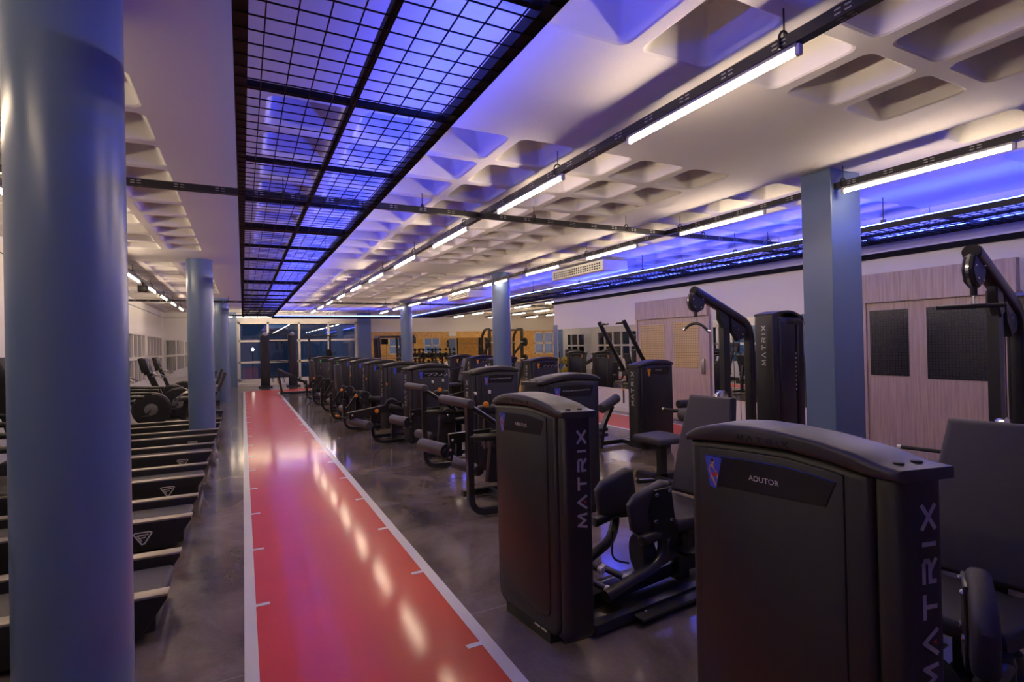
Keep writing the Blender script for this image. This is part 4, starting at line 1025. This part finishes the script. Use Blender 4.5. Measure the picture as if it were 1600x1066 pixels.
def make_bike():
    t = thing('recumbent_bike')
    b = MB(); b.lathe((0, -.10, .36), (0, 1, 0), [(0, .20), (0, .31), (.03, .345), (.17, .345), (.20, .31), (.20, .20)], 32); b.build('drive_shroud', 'plastic', t)
    b = MB(); b.lathe((0, -.105, .36), (0, -1, 0), [(0, .12), (.006, .12), (.012, .05)], 24); b.build('crank_disc', 'steel', t)
    b = MB(); b.tube([(-.55, 0, .05), (.9, 0, .08)], 0, rect=(.14, .07)); b.tube([(-.5, -.28, .03), (-.5, .28, .03)], 0, rect=(.07, .06)); b.tube([(.85, -.28, .03), (.85, .28, .03)], 0, rect=(.07, .06)); b.tube([(-.28, 0, .4), (-.55, 0, 1.10)], 0, rect=(.08, .10)); b.build('frame', 'tread', t)
    padprism('seat', t, [(.42, -.2), (.80, -.22), (.80, .22), (.42, .2)], 'z', .50, .58, .03)
    m = Matrix.Translation((.82, 0, .58)) @ Matrix.Rotation(R(18), 4, 'Y'); padprism('backrest', t, [(-.2, 0), (.2, 0), (.18, .46), (-.18, .46)], 'x', -.03, .04, .03, m=m)
    b = MB(); b.tube([(.62, 0, .5), (.55, 0, .10)], 0, rect=(.10, .10)); b.build('seat_post', 'tread', t)
    b = MB(); b.prism([(-.62, 1.02), (-.50, 1.06), (-.60, 1.40), (-.70, 1.38)], 'y', -.22, .22, .02, 2); c = b.build('console', 'tread', t)
    b = MB(); m = Matrix.Translation((-.545, 0, 1.22)) @ Matrix.Rotation(R(-16), 4, 'Y'); b.rbox(-.006, -.15, -.10, .006, .15, .10, .003, 2, m); b.build('display', 'screen', c)
    for s in (-1, 1):
        b = MB(); b.tube([(-.5, s*.03, .98), (-.38, s*.24, 1.02), (-.26, s*.26, .94)], .018, 8, fillet=.05); b.build('handlebar', 'steel', t)
        b = MB(); b.tube([(0, s*.10, .36), (.10*s, s*.15, .36+.13*s)], 0, rect=(.03, .03)); b.rbox(.10*s-.06, s*.15 if s > 0 else -.26, .34+.13*s, .10*s+.06, .26 if s > 0 else -.15, .38+.13*s, .01, 2); b.build('pedal', 'tread', t)
        b = MB(); b.tube([(.45, s*.24, .5), (.55, s*.30, .66), (.80, s*.30, .70)], .016, 8, fillet=.06); b.build('side_handle', 'steel', t)
    return t
BK = make_bike()
for k, (x, y, lb) in enumerate(((-1.70, 13.2, 'recumbent bike closest to the treadmills, grey drive shroud towards the camera'), (-1.35, 14.5, 'recumbent bike in the middle of three, left of the second blue column'), (-1.6, 15.9, 'recumbent bike farthest along, partly behind the second blue column'), (-1.5, 17.4, 'recumbent bike at the far end of the cardio row, near the left mirror'))):
    o = BK if k == 0 else copy_tree(BK); o.location = (x, y, 0); tag(o, lb, 'exercise bike', 'recumbent bikes behind the treadmills')

# ---- free-weight corner and back window
t = thing('cable_crossover', (1.31, 23.7, 0), 0, 'tall black cable crossover standing in front of the back window', 'exercise machine')
for s in (-1, 1):
    b = MB(); b.rbox(s*.52-.17, -.14, .04, s*.52+.17, .14, 2.12, .04, 3); c = b.build('weight_column', 'plastic', t)
    b = MB(); b.rbox(s*.52-.26, -.28, 0, s*.52+.26, .28, .05, .015, 2); b.build('foot', 'metal', t)
    b = MB(); b.lathe((s*.50, -.13, 2.16), (0, -1, 0), [(0, .07), (.02, .085), (.05, .085), (.06, .05)], 16); b.build('pulley_wheel', 'steel', t)
    b = MB(); b.cyl((s*.40, -.15, 2.1), (s*.40, -.15, 1.1), .005, 6); b.build('cable', 'rubber', t)
    b = MB(); b.rbox(s*.52-.08, -.145, .4, s*.52+.08, -.139, 1.9, .002, 1); b.build('stack_cover', 'shell', c)
b = MB(); b.tube([(-.52, 0, 2.16), (.52, 0, 2.16)], 0, rect=(.06, .06)); b.tube([(-.45, .02, 1.86), (.45, .02, 1.86)], 0, rect=(.05, .05)); b.build('top_beam', 'metal', t)
b = MB(); b.box(-.36, -.05, 1.02, .36, .12, 1.06); b.box(-.36, -.05, .40, .36, .05, .46); b.build('shelf_bar', 'metal', t, smooth=False)
HK = [(-.26, .385, .20, 'pulley strap handle'), (-.06, .385, .26, 'rope attachment'), (.14, .385, .22, 'bar attachment'), (-.10, 1.84, .34, 'hanging strap'), (.12, 1.84, .30, 'hanging band')]
for k, (x, z, l, nm) in enumerate(HK):
    h = thing(nm.replace(' ', '_'), (1.31+x, 23.64, 0), 0, ['black strap handle hanging lowest left on the crossover rack', 'red and black rope attachment hanging under the crossover shelf', 'small bar attachment hanging right under the crossover shelf', 'long dark strap hanging from the crossover upper beam', 'dark band hanging beside the long strap on the crossover'][k], 'attachment', 'attachments on the cable crossover')
    b = MB(); b.tube([(0, 0, z), (-.02, 0, z-l*.6), (.02, 0, z-l), (.06, 0, z-l*.6), (0, 0, z)], .012, 8, fillet=.04); b.build('loop', 'reddot' if k == 1 else 'rubber', h)
t = thing('pull_up_rig', (2.9, 23.75, 0), 0, 'dark pull-up rig right of the cable crossover by the back window', 'exercise rig')
for x in (-.42, .42):
    b = MB(); b.tube([(x, 0, 0), (x, 0, 2.08)], 0, rect=(.08, .08)); b.build('post', 'metal', t); b = MB(); b.rbox(x-.2, -.3, 0, x+.2, .3, .03, .008, 2); b.build('foot', 'metal', t)
b = MB(); b.cyl((-.62, 0, 2.06), (.72, 0, 2.06), .025, 10); b.tube([(-.42, 0, 1.2), (.42, 0, 1.2)], 0, rect=(.05, .05)); b.build('cross_bar', 'metal', t)
t = thing('exercise_bike', (3.05, 20.4, 0), R(60), 'upright exercise bike with bright display near the back window', 'exercise bike')
b = MB(); b.tube([(-.5, 0, .05), (.5, 0, .05)], 0, rect=(.12, .06)); b.tube([(.2, 0, .05), (.1, 0, .9)], 0, rect=(.08, .08)); b.tube([(-.3, 0, .05), (-.55, 0, 1.30)], 0, rect=(.08, .10)); b.build('frame', 'metal', t)
padbox('seat', t, (.1, 0, .93), (.26, .2, .08)); b = MB(); b.prism([(-.60, 1.24), (-.55, 1.26), (-.64, 1.50), (-.68, 1.49)], 'y', -.10, .10, .01, 2); b.build('console', 'plastic', t)
b = MB(); b.lathe((-.15, -.08, .35), (0, 1, 0), [(0, .1), (0, .27), (.16, .27), (.16, .1)], 24); b.build('flywheel_cover', 'plastic', t)
# smith machine behind the leg machines
t = thing('smith_machine', (5.75, 22.9, 0), 0, 'grey multi-post rack in front of the mirror, left of the far round column', 'exercise machine')
for x in (-.62, .30):
    for y in (-.25, .35):
        b = MB(); b.tube([(x+.08, y, 0), (x, y, 1.95)], 0, rect=(.09, .09)); b.build('post', 'metal', t)
    b = MB(); b.tube([(x, -.30, 1.96), (x, .40, 1.96)], 0, rect=(.10, .09)); b.build('top_beam', 'steel', t)
b = MB(); b.tube([(-.65, -.25, 1.96), (.95, -.25, 1.96)], 0, rect=(.10, .08)); b.tube([(-.62, .35, 1.96), (.30, .35, 1.96)], 0, rect=(.08, .08)); b.build('top_beam', 'metal', t)
b = MB(); b.rbox(.62, -.36, 1.66, .98, -.14, 1.94, .03); b.build('pulley_box', 'plastic', t)
for x in (.74, .90):
    b = MB(); b.cyl((x, -.25, 1.66), (x, -.25, .5), .006, 6); b.build('cable', 'rubber', t)
b = MB(); b.cyl((-1.0, -.30, 1.05), (1.1, -.30, 1.05), .02, 10); b.build('barbell', 'steel', t)
b = MB(); b.tube([(-.62, .05, .04), (.95, .05, .04)], 0, rect=(.1, .08)); b.tube([(.8, -.4, .04), (.8, .4, .04)], 0, rect=(.1, .08)); b.build('base_frame', 'metal', t)
# squat rack seen behind the pale round column
t = thing('squat_rack', (11.1, 22.6, 0), 0, 'tall dark squat rack with barbells behind the pale round column', 'exercise machine')
for x in (-.85, .85):
    b = MB(); b.tube([(x, 0, 0), (x, 0, 2.25)], 0, rect=(.12, .12)); b.tube([(x, .9, 0), (x, .9, 1.9), (x, .5, 2.25), (x, 0, 2.25)], 0, rect=(.09, .09), fillet=.2); b.build('upright', 'metal', t)
    b = MB(); b.tube([(x, .9, 1.0), (x, .1, 1.5)], 0, rect=(.08, .08)); b.build('diagonal_brace', 'metal', t)
    b = MB(); b.tube([(x, 0, .04), (x, 1.0, .04)], 0, rect=(.10, .08)); b.build('foot', 'metal', t)
b = MB(); b.tube([(-.85, 0, 2.2), (.85, 0, 2.2)], 0, rect=(.08, .08)); b.build('cross_beam', 'metal', t)
for z, lb in ((1.62, 'barbell resting high on the squat rack'), (.82, 'barbell resting low on the squat rack')):
    q = thing('barbell', (11.1, 22.5, z), 0, lb, 'barbell', 'barbells on the squat rack'); b = MB(); b.cyl((-1.1, 0, 0), (1.1, 0, 0), .016, 10); b.build('bar', 'steel', q)
    for x in (-.98, .98):
        b = MB(); b.lathe((x-.03, 0, 0), (1, 0, 0), [(0, .03), (0, .20), (.06, .20), (.06, .03)], 20); b.build('weight_plate', 'rubber', q)
# dumbbell rack
RX, RY = 8.0, 24.6
t = thing('dumbbell_rack', (RX, RY, 0), 0, 'two-tier dumbbell rack along the mirrored back wall', 'rack')
for x in (-1.0, 1.0):
    b = MB(); b.tube([(x, -.25, .03), (x, .25, .03)], 0, rect=(.08, .06)); b.tube([(x, .15, .03), (x, .05, .97)], 0, rect=(.07, .07)); b.build('side_frame', 'metal', t)
for z, y in ((1.0, 0), (.55, -.1)):
    b = MB(); b.box(-1.03, y-.14, z-.03, 1.03, y-.06, z); b.box(-1.03, y+.06, z-.03, 1.03, y+.14, z); b.build('shelf_rail', 'metal', t, smooth=False)
def make_dumbbell():
    d = thing('dumbbell')
    b = MB(); b.cyl((0, -.09, 0), (0, .09, 0), .016, 10); b.build('handle', 'chrome', d)
    for s in (-1, 1):
        b = MB(); b.rcyl((0, s*.06, 0), (0, s*.17, 0), .085, 16, .012); b.build('head', 'rubber', d)
    return d
DB = make_dumbbell(); first = True
for tier, (z, y) in enumerate(((1.085, 0), (.635, -.1))):
    for k in range(8):
        o = DB if first else copy_tree(DB); first = False
        o.location = (RX-.80+.228*k, RY+y, z+.004)
        tag(o, '%s dumbbell from the left on the %s tier of the rack by the mirror' % (ORD[k], ('upper', 'lower')[tier]), 'dumbbell', 'dumbbells on the rack')
# fixed barbell stand columns above the rack
for k, (x, lb) in enumerate(((7.25, 'stacked-plate barbell stand at the left end of the dumbbell rack'), (8.05, 'stacked-plate barbell stand behind the middle of the dumbbell rack'), (8.75, 'stacked-plate barbell stand at the right end of the dumbbell rack'))):
    q = thing('barbell_stand', (x, 23.9, 0), 0, lb, 'barbell stand', 'barbell stands by the dumbbell rack')
    b = MB(); b.tube([(0, 0, 0), (0, 0, 1.42)], 0, rect=(.07, .07)); b.rbox(-.25, -.25, 0, .25, .25, .04, .01, 2); b.build('post', 'metal', q)
    for j in range(5):
        b = MB(); z = .55+.20*j; b.cyl((-.30, -.08, z), (.30, -.08, z), .016, 8); 
        for s in (-1, 1): b.cyl((s*.20-.03, -.08, z), (s*.20+.03, -.08, z), .075, 14)
        b.build('fixed_barbell', 'rubber', q)
# plate tree with green-yellow plates
q = thing('plate_tree', (5.6, 15.15, 0), 0, 'weight plate tree with greenish plates left of the pale round column', 'weight rack')
b = MB(); b.tube([(0, 0, 0), (0, 0, 1.25)], 0, rect=(.07, .07)); b.rbox(-.35, -.3, 0, .35, .3, .05, .015, 2); b.build('post', 'metal', q)
for j, (z, s) in enumerate(((.95, -1), (.95, 1), (.60, -1), (.60, 1))):
    b = MB(); b.lathe((s*.16, -.10, z), (0, -1, 0), [(0, .03), (0, .13), (.05, .14), (.07, .12), (.07, .04)], 20); b.build('weight_plate', 'yellow', q)
    b = MB(); b.cyl((s*.16, .02, z), (s*.16, -.2, z), .02, 10); b.build('peg', 'chrome', q)
# small wall fittings
b = MB(); b.rbox(9.15, YB-.11, 1.98, 9.55, YB-.022, 2.2, .02); tag(b.build('light_box', 'white'), 'small white box fixed high on the board-clad back wall', 'wall box')
b = MB(); b.rbox(XR-.012, 5.98, .27, XR, 6.06, .39, .004, 2); tag(b.build('wall_socket', 'white'), 'white wall socket low on the right wall behind the lat pulldown', 'wall socket')

# ---- outside at dusk
b = MB(); b.box(-60, YB+.3, -.25, 60, 120, -.15); b.box(-60, -20, -.25, XL-.3, YB+.3, -.15); struct(b.build('ground_outside', 'floor', smooth=False))
for k, (x, y, w, d, h, lb) in enumerate(((-6, 60, 16, 10, 5, 'low dark building across the street, left through the back window'), (12, 66, 14, 10, 7.5, 'dark building across the street, right through the back window'), (3.5, 78, 9, 8, 4, 'distant low building straight behind the back window'))):
    q = thing('building', (x, y, -.15), 0, lb, 'building'); b = MB(); b.box(-w/2, -d/2, 0, w/2, d/2, h); b.build('walls', 'wall', q, smooth=False)
    b = MB(); b.box(-w/2-.3, -d/2-.3, h, w/2+.3, d/2+.3, h+.3); b.build('roof', 'blue', q, smooth=False)
q = thing('street_lamp', (.62, 42, -.15), 0, 'bright street lamp seen through the left pane of the back window', 'street lamp')
b = MB(); b.cyl((0, 0, 0), (0, 0, 1.6), .05, 8); b.build('pole', 'metal', q); b = MB(); b.lathe((0, 0, 1.6), (0, 0, 1), [(0, .04), (.04, .08), (.10, .095), (.16, .07), (.19, .02)], 14); b.build('lamp_globe', 'star', q)
# ------------------------------------------------------------------ world, camera
w = bpy.data.worlds.new('dusk'); SC.world = w; w.use_nodes = True; nt = w.node_tree; nt.nodes.clear()
o = nt.nodes.new('ShaderNodeOutputWorld'); bg = nt.nodes.new('ShaderNodeBackground')
tc = nt.nodes.new('ShaderNodeTexCoord'); sx = nt.nodes.new('ShaderNodeSeparateXYZ'); nt.links.new(tc.outputs['Generated'], sx.inputs[0])
cr = nt.nodes.new('ShaderNodeValToRGB'); nt.links.new(sx.outputs['Z'], cr.inputs[0])
cr.color_ramp.elements[0].position = 0.0; cr.color_ramp.elements[0].color = (.10, .17, .30, 1)
cr.color_ramp.elements[1].position = .5; cr.color_ramp.elements[1].color = (.02, .05, .14, 1)
nt.links.new(cr.outputs[0], bg.inputs[0]); bg.inputs[1].default_value = .8; nt.links.new(bg.outputs[0], o.inputs[0])

cam = bpy.data.cameras.new('camera'); co = bpy.data.objects.new('camera', cam); COL.objects.link(co)
f, yaw, pitch, roll = 832.241, .468, .005, -.022
cy, sy = math.cos(yaw), math.sin(yaw)
r = Vector((cy, -sy, 0)); fw = Vector((sy, cy, 0)); up = Vector((0, 0, 1))
f2 = fw*math.cos(pitch)+up*math.sin(pitch); u2 = -fw*math.sin(pitch)+up*math.cos(pitch)
r3 = r*math.cos(roll)+u2*math.sin(roll); u3 = -r*math.sin(roll)+u2*math.cos(roll)
co.matrix_world = Matrix(((r3.x, u3.x, -f2.x, 0), (r3.y, u3.y, -f2.y, 0), (r3.z, u3.z, -f2.z, 1.55), (0, 0, 0, 1)))
cam.sensor_fit = 'HORIZONTAL'; cam.sensor_width = 36; cam.lens = f/1600*36; cam.clip_start = .05; cam.clip_end = 300
SC.camera = co
SC.view_settings.view_transform = 'Standard'; SC.view_settings.look = 'None'
SC.view_settings.exposure = 0.0; SC.view_settings.gamma = 1.0; SC.view_settings.use_curve_mapping = False
SC.cycles.use_denoising = True
SC.cycles.max_bounces = 8; SC.cycles.diffuse_bounces = 4; SC.cycles.glossy_bounces = 4; SC.cycles.transparent_max_bounces = 8
SC.cycles.sample_clamp_indirect = 8.0; SC.cycles.caustics_reflective = False
